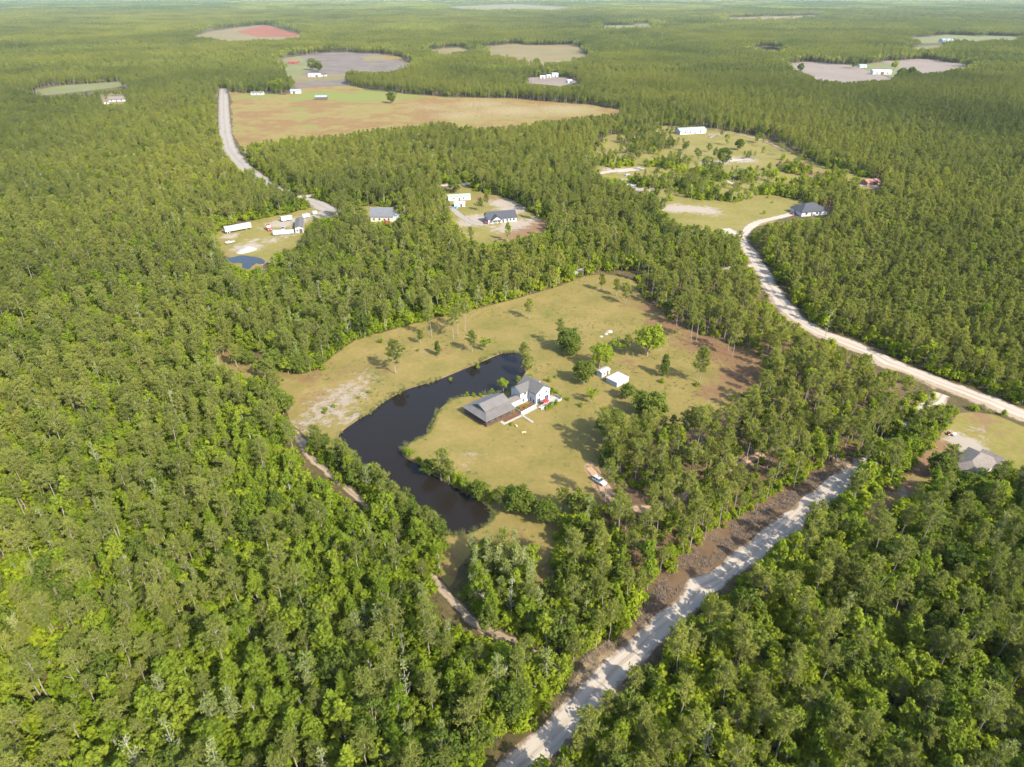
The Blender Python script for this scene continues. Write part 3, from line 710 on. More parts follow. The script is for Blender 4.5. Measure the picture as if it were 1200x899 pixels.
# ------------------------------------------------------------------ where woods stand and where they do not
# clear: no trunk stands here.  seen: ground or water the photograph shows, so no crown may hang in front of it
CLEAR = {'lawn': LAWN, 'verge': VERGE, 'yard_r': YARD_R, 'pond': POND,
         'truck': [(250, 276), (262, 268), (290, 260), (340, 250), (375, 240), (402, 246), (385, 258), (358, 278), (350, 292), (318, 302), (300, 318), (270, 315), (256, 296)],
         'newh': [(515, 222), (548, 216), (562, 226), (592, 231), (612, 240), (622, 250), (648, 262), (642, 274), (600, 284), (560, 290), (535, 280), (528, 255), (518, 240)],
         'greyh': [(400, 246), (420, 241), (468, 243), (470, 260), (430, 262)],
         'meadow1': [(768, 240), (800, 232), (860, 238), (905, 228), (950, 238), (940, 252), (905, 260), (868, 270), (848, 268), (800, 262), (780, 254)],
         'f1': [(270, 108), (300, 110), (335, 111), (355, 99), (395, 96), (430, 106), (520, 114), (600, 116), (690, 123), (742, 131), (715, 140), (640, 150), (560, 158), (500, 155), (400, 165), (330, 172), (285, 178), (272, 160)],
         'f2': [(326, 72), (335, 66), (400, 60), (465, 65), (490, 78), (462, 86), (412, 88), (414, 101), (345, 104), (335, 90)],
         'f3': [(222, 44), (250, 36), (310, 29), (357, 42), (340, 48), (270, 50)],
         'f4': [(568, 55), (600, 52), (675, 53), (692, 68), (672, 80), (620, 78), (570, 68)],
         'f5': [(915, 76), (950, 72), (1000, 77), (1050, 95), (990, 99), (960, 95), (935, 87)],
         'f5b': [(1033, 72), (1080, 69), (1140, 76), (1112, 85), (1080, 88)], 'f5c': [(985, 78), (1035, 73), (1080, 86), (1050, 92)],
         'f6': [(1055, 46), (1110, 41), (1197, 43), (1197, 50), (1130, 49), (1085, 51)], 'f7': [(525, 8), (600, 5), (675, 9), (650, 14), (540, 13)],
         'strip': [(0, 121), (40, 121), (100, 117), (118, 116), (135, 112), (152, 113), (150, 121), (118, 123), (60, 123), (0, 123)],
         'fp': [(878, 58), (900, 55), (925, 58), (915, 61), (890, 62)]}
SEEN = [[(312, 442), (366, 440), (385, 426), (410, 404), (507, 378), (587, 357), (693, 324), (740, 327), (750, 352), (800, 388), (840, 400), (893, 422), (884, 447), (848, 470), (805, 480), (772, 475), (716, 478), (702, 495), (690, 520), (684, 548),
         (713, 585), (706, 594), (684, 566), (645, 582), (625, 600), (585, 602), (575, 614), (553, 630), (525, 634), (512, 605), (490, 587), (455, 558), (418, 530), (398, 512), (360, 508), (340, 500), (338, 463)],
        [(250, 405), (300, 418), (312, 442), (270, 432)],
        [(578, 899), (600, 880), (636, 856), (660, 812), (686, 765), (718, 754), (740, 728), (763, 700), (780, 680), (803, 655), (846, 623), (886, 600), (942, 570), (972, 546), (992, 548), (985, 562), (958, 588), (927, 615), (910, 630), (893, 643), (867, 663), (833, 680), (810, 703), (795, 735), (765, 762), (735, 800), (693, 816), (667, 842), (645, 872), (640, 899)],
        [(868, 281), (880, 282), (902, 315), (922, 345), (942, 372), (975, 388), (1030, 408), (1090, 432), (1130, 448), (1175, 465), (1200, 478), (1200, 488), (1160, 474), (1130, 471), (1105, 464), (1060, 437), (1020, 418), (985, 400), (945, 386), (915, 366), (898, 345), (884, 312), (872, 293)],
        [(255, 108), (269, 108), (272, 150), (274, 172), (291, 197), (283, 200), (264, 178), (256, 150)],
        [(1115, 492), (1140, 484), (1200, 500), (1200, 540), (1180, 541), (1150, 547), (1134, 546), (1120, 538), (1095, 545), (1070, 565), (1050, 590), (1030, 610), (1062, 570), (1090, 530)],
        [(256, 276), (290, 262), (340, 252), (358, 250), (357, 268), (350, 285), (318, 296), (312, 310), (280, 313), (262, 303), (262, 290)], [(375, 241), (400, 246), (388, 255), (372, 252)],
        [(524, 226), (548, 224), (560, 228), (592, 232), (610, 242), (620, 254), (645, 264), (636, 272), (605, 275), (600, 280), (562, 282), (545, 275), (533, 258)], [(430, 242), (465, 244), (463, 258), (433, 258)],
        [(775, 240), (860, 238), (905, 228), (948, 238), (940, 252), (905, 260), (868, 270), (850, 268), (800, 262), (785, 254)],
        [(272, 110), (335, 112), (355, 100), (395, 97), (430, 107), (520, 115), (600, 117), (690, 124), (738, 131), (700, 134), (640, 140), (590, 147), (560, 148), (505, 140), (470, 148), (430, 150), (400, 156), (330, 160), (285, 168), (275, 160)],
        [(328, 72), (335, 67), (400, 61), (465, 66), (486, 77), (460, 83), (410, 84), (412, 99), (345, 103), (337, 90)],
        [(224, 44), (250, 37), (310, 30), (355, 42), (340, 47), (270, 49)], [(570, 55), (600, 53), (675, 54), (690, 68), (640, 74), (570, 66)],
        [(920, 76), (950, 73), (1000, 78), (1045, 93), (990, 96), (960, 92), (935, 84)], [(1035, 73), (1080, 70), (1137, 76), (1110, 83), (1080, 85)],
        [(1060, 46), (1110, 42), (1195, 44), (1195, 49), (1130, 48), (1085, 50)], [(530, 8), (600, 6), (670, 9), (650, 13), (540, 12)],
        [(524, 640), (560, 628), (548, 650), (537, 675), (528, 690), (545, 705), (570, 730), (600, 742), (605, 752), (570, 750), (540, 727), (518, 707), (511, 690), (525, 670)],
        [(585, 604), (630, 600), (642, 640), (645, 672), (632, 660), (628, 635), (605, 620)],
        [(118, 119), (135, 114), (150, 114), (148, 120), (122, 123)], [(692, 314), (750, 309), (762, 312), (750, 318), (696, 320)], [(514, 214), (546, 213), (546, 219), (516, 220)], [(702, 198), (750, 194), (752, 200), (735, 205), (745, 225), (758, 222), (735, 209), (705, 205)],
        [(345, 506), (354, 517), (364, 533), (386, 552), (415, 577), (437, 596), (430, 597), (405, 580), (376, 556), (355, 538), (343, 515)],
        [(688, 550), (700, 553), (718, 585), (712, 592), (700, 578)], [(865, 538), (882, 530), (892, 534), (872, 548)], [(800, 146), (835, 147), (835, 158), (805, 160)], [(835, 158), (862, 155), (900, 168), (885, 175), (850, 178), (838, 165)], [(845, 186), (882, 183), (884, 190), (850, 194)], [(934, 241), (975, 236), (974, 252), (936, 256)], [(1008, 208), (1034, 210), (1030, 222), (1008, 220)],
        [(880, 57), (900, 55), (925, 58), (912, 61), (890, 61)], [(1020, 78), (1050, 80), (1045, 90), (1020, 88)]]
for k_, (pl_, mt_) in enumerate(EXTRA): CLEAR['extra%d' % k_] = pl_; SEEN.append([(x_, y_ + .3) for x_, y_ in pl_])
THIN = [  # thinly wooded: polygon, share of trees kept
    (WOODS, .93), ([(690, 204), (700, 165), (725, 155), (770, 147), (835, 150), (905, 163), (965, 195), (1032, 212), (1026, 222), (985, 224), (960, 230), (905, 228), (860, 236), (765, 238), (720, 232)], .26),
    ([(245, 405), (318, 415), (318, 437), (262, 434)], .35)]
HEDGE1 = [(795, 232), (800, 205), (830, 200), (845, 215), (900, 207), (960, 213), (965, 232), (905, 226), (860, 234)]
HEDGE2 = [(740, 190), (760, 172), (800, 180), (815, 205), (800, 228), (765, 205)]
PLANT = [(855, 265), (960, 232), (1035, 215), (960, 185), (905, 158), (830, 138), (742, 112), (700, 80), (800, 66), (915, 82), (1045, 98), (1150, 80), (1400, 90), (1400, 560), (1200, 470), (1090, 430), (960, 375), (900, 300)]
LIMEZ = [(330, 640), (455, 615), (520, 655), (640, 705), (665, 790), (600, 1100), (60, 1100), (120, 900), (250, 760)]
RIGHTZ = [(640, 1100), (640, 900), (700, 840), (800, 740), (900, 650), (1030, 560), (1105, 560), (1200, 570), (1500, 620), (1500, 1100)]
EDGEZ = [(200, 560), (300, 470), (345, 510), (440, 600), (520, 700), (600, 760), (560, 780), (400, 720), (300, 620)]
MIXZ = [(480, 380), (480, 150), (560, 150), (750, 130), (780, 250), (860, 300), (740, 325), (590, 355)]
BUSHZ = [(280, 400), (240, 300), (480, 290), (600, 330), (590, 352), (420, 395), (330, 410)]
HOMEZ = [(690, 204), (700, 165), (725, 155), (770, 147), (835, 150), (905, 163), (965, 195), (1032, 212), (1026, 222), (985, 224), (960, 240), (905, 228), (860, 236), (765, 238), (720, 232)]
NKIND = ['pine', 'young_pine', 'bright', 'dark', 'pale']
def mix_at(px, py, x, y):
    n = len(px); W = np.tile(np.array([.60, .0, .25, .08, .07]), (n, 1)); dens = np.full(n, 1.0); hs = np.full(n, 1.0); zone = np.zeros(n, int)
    nz = vnoise(x, y, 45, 21) * .6 + vnoise(x, y, 130, 22) * .4
    W[:, 2] += np.clip((nz - .55) * 3, 0, .6); W[:, 3] += np.clip((.38 - nz) * 2, 0, .4)
    for poly, wt, d, s, zi in ((PLANT, (.12, .8, .05, .03, 0), 1.0, 1.0, 4), (MIXZ, (.5, 0, .2, .22, .08), 1.0, 1.0, 5), (BUSHZ, (.45, 0, .3, .1, .15), 1., 1.0, 5), (WOODS, (.80, 0, .15, .05, 0), .9, 1.02, 2),
                               (LIMEZ, (.10, 0, .64, .08, .18), .95, 1.12, 3), (EDGEZ, (.22, 0, .58, .15, .05), 1.0, .9, 3), (RIGHTZ, (.46, 0, .30, .18, .06), .97, 1.05, 1), (HOMEZ, (.34, 0, .2, .41, .05), 1., .8, 5)):
        k = inpoly(px, py, poly)
        W[k] = np.array(wt); dens[k] = d; hs[k] = s; zone[k] = zi
        if poly is LIMEZ or poly is RIGHTZ:
            f = np.clip((nz[k] - .5) * 2.5, -.4, .4)
            W[k, 2] += np.clip(f, 0, 1); W[k, 0] += np.clip(-f, 0, 1)
    return W / W.sum(1)[:, None], dens, hs, zone
CARP = G(702.5, 564)
def allowed(x, y, h, r, margin_roads=1.2):
    px, py = PX(x, y, 0 * x)
    ok = np.ones(len(x), bool)
    far = np.clip((160 - py) / 60, 0, 1); jx = far * 16 * (vnoise(x, y, 60, 55) - .5); jy = far * 3.0 * (vnoise(x, y, 45, 56) - .5)
    px, py = px + jx, py + jy
    for p in CLEAR.values(): ok &= ~inpoly(px, py, p)
    for P, hw in ROADS:
        lo, hi = P.min(0) - 15, P.max(0) + 15
        k = np.where(ok & (x > lo[0]) & (x < hi[0]) & (y > lo[1]) & (y < hi[1]))[0]
        if len(k) == 0: continue
        d = np.full(len(k), 1e9)
        for q in P[::1]: d = np.minimum(d, (x[k] - q[0]) ** 2 + (y[k] - q[1]) ** 2)
        ok[k[d < (hw + margin_roads) ** 2]] = False
    for poly, share in THIN:
        k = inpoly(px, py, poly) ; share = np.where(inpoly(px, py, HEDGE1) | inpoly(px, py, HEDGE2), max(share, .6), share); share = np.where(inpoly(px, py, HOMEZ), np.where(vnoise(x, y, 24, 91) > .63, .7, .05), share); ok &= ~(k & (rng.uniform(size=len(x)) > share))
    dx, dy = x - CARP.x, y - CARP.y; al = dx * .707 - dy * .707; la = dx * .707 + dy * .707
    ok &= ~((al > -3) & (al < 22) & (np.abs(la) < 4.5))     # the gap by the drive that lets the sun reach the parked car
    for fz, fr in ((.97, 0), (.75, -.75), (.75, .75), (.5, 0), (.8, 0)):
        qx, qy = PX(x + fr * r, y, h * fz); qx, qy = qx + jx, qy + jy
        for p in SEEN: ok &= ~inpoly(qx, qy, p)
    return ok
def jgrid(step, y0, y1, jit=.42, m=35):
    xs = np.arange(-.80 * y1 - m, .80 * y1 + m, step); ys = np.arange(y0, y1, step)
    gx, gy = np.meshgrid(xs, ys); gx = gx + (np.arange(len(ys)) % 2)[:, None] * step / 2
    gx = gx.ravel() + rng.uniform(-jit, jit, gx.size) * step; gy = gy.ravel() + rng.uniform(-jit, jit, gy.size) * step
    dep = gy * CP + CAM_H * SP
    k = np.abs(gx) < .76 * dep + m
    return gx[k], gy[k]

STANDS = [([(0, -8), (300, -8), (270, 12), (120, 17), (0, 20)], 3, 1.1), ([(120, 19), (285, 12), (300, 27), (225, 33), (140, 28)], 0, .8), ([(255, 54), (330, 46), (480, 46), (500, 58), (385, 59), (325, 66)], 3, 1.0), ([(412, 101), (425, 84), (490, 64), (560, 74), (565, 112), (430, 104)], 3, 1.05),
          ([(560, 82), (640, 82), (760, 104), (742, 128), (565, 114)], 4, 1.0), ([(640, 24), (800, 14), (900, 28), (720, 40)], 3, 1.0), ([(790, 42), (900, 38), (908, 52), (795, 54)], 2, .65), ([(880, 14), (1200, 8), (1200, 28), (910, 30)], 3, 1.0), ([(1000, 57), (1110, 56), (1200, 60), (1200, 75), (1140, 74), (1050, 66)], 3, 1.1),
          ([(0, 62), (105, 55), (140, 62), (0, 74)], 4, .8), ([(50, 102), (145, 90), (165, 100), (110, 110), (50, 114)], 4, .7), ([(0, 84), (120, 76), (240, 84), (160, 90), (0, 100)], 3, 1.0), ([(700, 46), (785, 42), (790, 60), (705, 70)], 4, .8), ([(480, 15), (620, 17), (625, 23), (480, 24)], 4, .9), ([(905, 32), (1195, 34), (1195, 40), (905, 39)], 4, .8),
          ([(150, 60), (215, 48), (230, 60), (170, 72)], 5, .8), ([(300, 14), (520, 14), (520, 22), (330, 24)], 3, 1.0), ([(340, 28), (520, 28), (560, 42), (380, 44)], 4, .9), ([(690, 72), (800, 62), (830, 78), (720, 88)], 2, .8), ([(170, 72), (250, 62), (262, 100), (190, 104)], 3, 1.0)]
# ---- single trees out to 1.3 km
gx, gy = jgrid(4.05, 48, 1300)
px, py = PX(gx, gy, 0 * gx)
W, dens, hs, zone = mix_at(px, py, gx, gy)
u = rng.uniform(size=len(gx)); kind = (u[:, None] > np.cumsum(W, 1)).sum(1).clip(0, 4)
vari = np.zeros(len(gx), int); H = np.zeros(len(gx)); RR = np.zeros(len(gx)); SC = np.zeros(len(gx))
for k, kn in enumerate(NKIND):
    s = kind == k; nv = len(PROTO[kn])
    vari[s] = rng.integers(0, nv, s.sum())
    SC[s] = (rng.uniform(.58, 1.0, s.sum()) if k < 2 else rng.uniform(.6, 1.02, s.sum())) * hs[s]
    H[s] = np.array([p[2] for p in PROTO[kn]])[vari[s]] * SC[s]; RR[s] = np.array([p[3] for p in PROTO[kn]])[vari[s]] * SC[s]
ok = rng.uniform(size=len(gx)) < dens * .97
ok[ok] &= allowed(gx[ok], gy[ok], H[ok], RR[ok])
gx, gy, kind, vari, H, SC, zone = (a[ok] for a in (gx, gy, kind, vari, H, SC, zone))
ROT = rng.uniform(0, 6.28, len(gx))
print('single trees', len(gx))
ZL = {0: 'in the dense pine forest beyond the dirt track', 1: 'in the woods across the gravel road', 2: 'on brown pine straw beside the house lawn',
      3: 'in the leafy wood along the dirt track', 4: 'in the plantation across the sand road', 5: 'in the woods behind the lawn'}
KN = {'pine': ('pine_tree', 'tall olive-crowned pine'), 'young_pine': ('young_pine_tree', 'young plantation pine'), 'bright': ('broadleaf_tree', 'bright yellow-green broadleaf tree'),
      'dark': ('oak_tree', 'dark green round-crowned oak'), 'pale': ('cypress_tree', 'slim pale grey tree')}
def plant_tree(name, label, kn, v, x, y, rz, sc, group=None, sx=1.0):
    T, C, h, r = PROTO[kn][v]
    o = bpy.data.objects.new(name, None); o.location = (x, y, 0); o.rotation_euler = (0, 0, rz); o.scale = (sc * sx, sc * sx, sc); link(o)
    tag(o, label, 'tree', group)
    link(bpy.data.objects.new('trunk', T), o); link(bpy.data.objects.new('crown', C), o)
    return o
mx, my = PX(gx, gy, H * .8)
inframe = (mx > 3) & (mx < 1197) & (my > 3) & (my < 895)
dist = np.sqrt(gx ** 2 + gy ** 2 + (CAM_H - H * .8) ** 2)
single = np.zeros(len(gx), bool)
QUOTA = {'pine': 245, 'young_pine': 290, 'bright': 285, 'dark': 270, 'pale': 290}
for k, kn in enumerate(NKIND):
    c = np.where((kind == k) & inframe)[0]; c = c[np.argsort(dist[c])][:QUOTA[kn]]
    single[c] = True
    for i in c:
        nm, lb = KN[kn]
        plant_tree(nm, lb + ' ' + ZL[zone[i]], kn, vari[i], gx[i], gy[i], ROT[i], SC[i], lb + ' ' + ZL[zone[i]])
FOREST_NAME = {'pine': ('pine_forest', 'pine forest spreading around the clearings to the horizon', 'forest'), 'young_pine': ('pine_plantation', 'dense even pine plantation beyond the sand road', 'forest'),
               'bright': ('broadleaf_wood', 'bright green broadleaf trees mixed through the forest', 'forest'), 'dark': ('oak_wood', 'dark green oaks mixed through the forest', 'forest'), 'pale': ('cypress_wood', 'pale thin-leaved trees scattered through the forest', 'forest')}
for k, kn in enumerate(NKIND):
    s = (kind == k) & ~single
    coll = proto_collection('prototype_' + kn, [joined('proto_%s_%02d' % (kn, i), p[:2]) for i, p in enumerate(PROTO[kn])])
    scatter(FOREST_NAME[kn][0], FOREST_NAME[kn][1], FOREST_NAME[kn][2], coll, np.stack([gx[s], gy[s], 0 * gx[s]], 1), ROT[s], SC[s], vari[s])

# ---- undergrowth
gx2, gy2 = jgrid(2.9, 55, 620)
px, py = PX(gx2, gy2, 0 * gx2)
W, dens, hs, z2 = mix_at(px, py, gx2, gy2)
d2 = np.where(z2 == 2, .55, np.where(z2 == 3, 1.0, np.where(z2 == 4, .35, .8))) * (.75 + .6 * (vnoise(gx2, gy2, 22, 31) > .42))
ok = rng.uniform(size=len(gx2)) < d2
sv = rng.integers(0, 4, len(gx2)); ss = rng.uniform(.8, 2.3, len(gx2)) * np.where(z2 == 2, .5, np.where(z2 == 4, .7, 1.0))
sh = np.array([s[1] for s in SHRUBS])[sv] * ss
ok[ok] &= allowed(gx2[ok], gy2[ok], sh[ok], 1.4 * ss[ok], .6)
gx2, gy2, sv, ss, z2 = (a[ok] for a in (gx2, gy2, sv, ss, z2))
SR = rng.uniform(0, 6.28, len(gx2))
mx, my = PX(gx2, gy2, 1 + 0 * gx2)
c = np.where((mx > 3) & (mx < 1197) & (my > 3) & (my < 895))[0]; c = c[np.argsort(gx2[c] ** 2 + gy2[c] ** 2)][:250]
one = np.zeros(len(gx2), bool); one[c] = True
for i in c:
    o = bpy.data.objects.new('shrub', SHRUBS[sv[i]][0]); o.location = (gx2[i], gy2[i], 0); o.rotation_euler = (0, 0, SR[i]); o.scale = (ss[i],) * 3; link(o)
    lb = 'leafy green understorey shrub ' + ZL[z2[i]]; tag(o, lb, 'shrub', lb)
so = []
for i, s in enumerate(SHRUBS):
    so.append(bpy.data.objects.new('proto_shrub_%02d' % i, s[0]))
SHC = proto_collection('prototype_shrub', so)
scatter('undergrowth', 'leafy green undergrowth filling the forest floor', 'undergrowth', SHC, np.stack([gx2[~one], gy2[~one], 0 * gx2[~one]], 1), SR[~one], ss[~one], sv[~one])

# ---- far forest: patches of many small trees
def patch(name, size, step, h, r, nf, fs, leaf, bark, hv=.25):
    """a square of many simple trees: a stem and a crown of a few leafy faces each"""
    T, C = Geo(), Geo()
    xs = np.arange(-size / 2, size / 2, step)
    X, Y = np.meshgrid(xs, xs); X = X.ravel() + rng.uniform(-.5, .5, X.size) * step; Y = Y.ravel() + rng.uniform(-.5, .5, Y.size) * step
    hh = h * rng.uniform(1 - hv, 1 + hv, X.size)
    for x, y, q in zip(X, Y, hh):
        T.tube([(x, y, -.3), (x, y, q * .8)], [.16 * fs, .06 * fs], 3)
        d = unit(nf, .3)
        p = np.array([x, y, q * .72]) + d * (r, r, q * .26) * rng.uniform(.5, 1.05, (nf, 1))
        nn = d + unit(nf) * .6 + (0, 0, .2); nn /= np.linalg.norm(nn, axis=1)[:, None]
        C.leaves(p, nn, fs)
    return joined(name, [T.mesh('t', bark), C.mesh('c', leaf)])
def tree_patch(name, size, step, kinds, lite):
    parts = {}
    xs = np.arange(-size / 2, size / 2, step)
    X, Y = np.meshgrid(xs, xs); X = X.ravel() + rng.uniform(-.45, .45, X.size) * step; Y = Y.ravel() + rng.uniform(-.45, .45, Y.size) * step
    V, F, mi, mats, n0 = [], [], [], [], 0
    for x, y in zip(X, Y):
        T, C, lf, bk = kinds[rng.integers(len(kinds))]
        a = rng.uniform(0, 6.28); sc = rng.uniform(.7, 1.12); ca, sa = math.cos(a), math.sin(a)
        for g, mn in ((T, bk), (C, lf)):
            P = np.concatenate(g.V); Q = np.stack([(P[:, 0] * ca - P[:, 1] * sa) * sc + x, (P[:, 0] * sa + P[:, 1] * ca) * sc + y, P[:, 2] * sc], 1)
            if mn not in mats: mats.append(mn)
            V.append(Q); F += [tuple(i + n0 for i in f) for f in g.F]; mi += [mats.index(mn)] * len(g.F); n0 += len(P)
    me = bpy.data.meshes.new(name); me.from_pydata(np.concatenate(V).tolist(), [], F)
    for q in mats: me.materials.append(MATS[q])
    me.polygons.foreach_set('material_index', mi); me.update()
    return bpy.data.objects.new(name, me)
def tree_patchset(size, step, tag_, lite):
    k = (11, 4, 4, 1.0, .34) if lite else (15, 5, 5, .8, .26)
    pk = [(*pine(h_, 2.7, .45, k[0], k[1], k[2], k[3], k[4], .2), 'pine_needles', 'pine_bark') for h_ in (15, 17, 13)]
    dk = [(*broad(h_, 3.3, nblob=16, nl=10 if lite else 16, size=.75 if lite else .55, limbs=2), 'dark_leaves', 'brown_bark') for h_ in (11, 13)]
    br = [(*broad(h_, 3.0, nblob=15, nl=10 if lite else 16, size=.75 if lite else .55, limbs=2), 'bright_leaves', 'grey_bark') for h_ in (10, 12)]
    pl = [(*broad(12, 2.4, nblob=14, nl=8, size=.6, limbs=6), 'pale_leaves', 'grey_bark')]
    mixes = [pk * 4 + dk, pk * 3 + br, pk * 6, dk * 8 + pk, br * 6 + pl * 2 + pk, pl * 2 + pk + br]
    return proto_collection('prototype_patch_' + tag_, [tree_patch('proto_patch_%s_%02d' % (tag_, i), size, step, m_, lite) for i, m_ in enumerate(mixes)])
def patchset(size, step, nf, fs, tag_):
    if tag_ in 'ab': return tree_patchset(size, step, tag_, tag_ == 'b')
    L = []
    for i, (leaf, bark, h) in enumerate((('pine_needles', 'pine_bark', 16), ('pine_needles', 'pine_bark', 15), ('pine_needles', 'pine_bark', 14), ('dark_leaves', 'brown_bark', 13), ('bright_leaves', 'grey_bark', 12), ('pale_leaves', 'grey_bark', 12))):
        L.append(patch('proto_patch_%s_%02d' % (tag_, i), size, step, h, step * .55, nf, fs, leaf, bark))
    return proto_collection('prototype_patch_' + tag_, L)
RIM = []
for nm, lab, tg, size, step, nf, fs, y0, y1 in (('distant_forest', 'distant forest of mixed stands behind the broad field', 'a', 20, 4.6, 34, .8, 1285, 2600), ('farther_forest', 'far hazy forest beyond the cleared land', 'b', 48, 5.6, 22, 1.4, 2590, 5200), ('horizon_forest', 'blue-green forest fading into the horizon', 'c', 150, 10, 16, 2.4, 5150, 15500)):
    coll = patchset(size, step, nf, fs, tg)
    x, y = jgrid(size * .97, y0, y1, .04, 60)
    px, py = PX(x, y, 0 * x); a = np.ones(len(x), bool)
    for ox, oy in ((0, 0), (-.4, -.4), (.4, -.4), (-.4, .4), (.4, .4)):
        a &= allowed(x + ox * size, y + oy * size, np.full(len(x), 12.), np.zeros(len(x)), 0)
    rx, ry = x[~a], y[~a]
    rim = np.abs(rx) < .8 * ry + 60
    sub = {'a': 5.0, 'b': 9.0, 'c': 30.0}[tg]; kk = int(size / sub)
    ox, oy = np.meshgrid((np.arange(kk) - (kk - 1) / 2) * sub, (np.arange(kk) - (kk - 1) / 2) * sub)
    rx = (rx[rim][:, None] + ox.ravel()).ravel(); ry = (ry[rim][:, None] + oy.ravel()).ravel()
    rx = rx + rng.uniform(-.45, .45, len(rx)) * sub; ry = ry + rng.uniform(-.45, .45, len(ry)) * sub
    ra = allowed(rx, ry, np.full(len(rx), 12.), np.zeros(len(rx)), 1.0); RIM.append((rx[ra], ry[ra], tg))
    x, y = x[a], y[a]
    s1 = vnoise(x, y * .45, 110 + y.min() * .05, 41) * .55 + vnoise(x, y * .3, 420 + y.min() * .1, 42) * .45
    idx = np.where(s1 < .57, 3, np.where(s1 < .64, rng.integers(0, 3, len(x)), np.where(s1 < .67, 4, np.where(s1 < .80, rng.integers(0, 3, len(x)), rng.integers(3, 5, len(x)))))).astype(int)
    px, py = PX(x, y, 0 * x); sz = np.full(len(x), 1.03)
    for poly, si, ssz in STANDS:
        k = inpoly(px, py, poly); idx[k] = si; sz[k] = ssz
    idx = np.where(rng.uniform(size=len(x)) < .08, rng.integers(0, 6, len(x)), idx)
    print(nm, len(x))
    scatter(nm, lab, 'forest', coll, np.stack([x, y, 0 * x], 1), rng.integers(0, 4, len(x)) * math.pi / 2 + rng.uniform(-.1, .1, len(x)), np.maximum(sz, .97) * rng.uniform(.92, 1.1, len(x)), idx)
x = np.concatenate([r[0] for r in RIM]); y = np.concatenate([r[1] for r in RIM]); big = np.concatenate([np.full(len(r[0]), {'a': 1.0, 'b': 1.5, 'c': 3.0}[r[2]]) for r in RIM])
rimobj = [patch('proto_rim_%02d' % i, 4.0, 4.0, h_, 2.6, 46, .8, lf, bk) for i, (lf, bk, h_) in enumerate((('pine_needles', 'pine_bark', 16), ('pine_needles', 'pine_bark', 14), ('dark_leaves', 'brown_bark', 13), ('bright_leaves', 'grey_bark', 12)))]
print('rim trees', len(x))
scatter('field_edge_wood', 'far trees ringing the distant fields', 'forest', proto_collection('prototype_rim', rimobj), np.stack([x, y, 0 * x], 1), rng.uniform(0, 6.28, len(x)), rng.uniform(.75, 1.15, len(x)) * np.minimum(big, 1.4), rng.choice(4, len(x), p=[.35, .3, .22, .13]))
# ------------------------------------------------------------------ buildings
def window(parent, face, W2, L2, pos, z, w_, h_, frame=True, mat='glass', name='window'):
    """opening on a wall of a box centred on the origin; W2, L2 half sizes"""
    def put(mb, a0, a1, z0, z1, d0, d1):
        if face == 'S': mb.box(a0, a1, -W2 - d1, -W2 - d0, z0, z1)
        if face == 'N': mb.box(a0, a1, W2 + d0, W2 + d1, z0, z1)
        if face == 'E': mb.box(L2 + d0, L2 + d1, a0, a1, z0, z1)
        if face == 'W': mb.box(-L2 - d1, -L2 - d0, a0, a1, z0, z1)
    m1 = MB(); put(m1, pos - w_ / 2, pos + w_ / 2, z, z + h_, -.02, .03)
    o = m1.build(name, mat, parent)
    if frame:
        f = MB(); t = .09
        put(f, pos - w_ / 2 - t, pos + w_ / 2 + t, z - t, z, -.01, .06); put(f, pos - w_ / 2 - t, pos + w_ / 2 + t, z + h_, z + h_ + t, -.01, .06)
        put(f, pos - w_ / 2 - t, pos - w_ / 2, z, z + h_, -.01, .06); put(f, pos + w_ / 2, pos + w_ / 2 + t, z, z + h_, -.01, .06)
        put(f, pos - .025, pos + .025, z, z + h_, .03, .05)
        f.build('frame', 'white_siding', o)
    return o
def gable_roof(parent, L, W, H, rh, mat, over=.4, t=.16, cx=0, cy=0, axis='x', name='roof'):
    s = rh / (W / 2); y = W / 2 + over; ze = H - over * s
    pro = [(cy_ + 0, z_) for cy_, z_ in ((-y, ze), (0, H + rh), (y, ze), (y, ze + t), (0, H + rh + t), (-y, ze + t))]
    mb = MB()
    if axis == 'x': mb.prism([(p + cy, q) for p, q in pro], 'x', cx - L / 2 - over, cx + L / 2 + over)
    else: mb.prism([(p + cx, q) for p, q in pro], 'y', cy - L / 2 - over, cy + L / 2 + over)
    return mb.build(name, mat, parent)
def hip_roof(parent, L, W, H, rh, mat, over=.45, inset=None, name='roof'):
    x, y = L / 2 + over, W / 2 + over; i = (W / 2 if inset is None else inset)
    V = [(-x, -y, H), (x, -y, H), (x, y, H), (-x, y, H), (-x + i + over, 0, H + rh), (x - i - over, 0, H + rh)]
    V += [(a, b_, c - .16) for a, b_, c in V[:4]]
    F = [(0, 1, 5, 4), (1, 2, 5), (2, 3, 4, 5), (3, 0, 4), (0, 6, 7, 1), (1, 7, 8, 2), (2, 8, 9, 3), (3, 9, 6, 0), (6, 9, 8, 7)]
    return meshobj(name, V, F, mat, parent)
def house(name, label, cat, loc, ang, L, W, H, rh, wall, roof, wins=(), doors=(), over=.4, hip=False, frames=False):
    t = thing(name, label, cat, loc, R(ang))
    mb = MB()
    if hip or rh == 0: mb.box(-L / 2, L / 2, -W / 2, W / 2, -.1, H - .1)
    else: mb.prism([(-W / 2, -.1), (W / 2, -.1), (W / 2, H), (0, H + rh), (-W / 2, H)], 'x', -L / 2, L / 2)
    mb.build('wall', wall, t)
    if hip: hip_roof(t, L, W, H, rh, roof, over)
    elif rh == 0: MB().box(-L / 2 - over, L / 2 + over, -W / 2 - over, W / 2 + over, H - .1, H + .08).build('roof', roof, t)
    else: gable_roof(t, L, W, H, rh, roof, over)
    for f, p, z, w_, h_ in wins: window(t, f, W / 2, L / 2, p, z, w_, h_, frames)
    for f, p, w_, h_ in doors: window(t, f, W / 2, L / 2, p, 0.05, w_, h_, False, 'brown_wood', 'door')
    return t
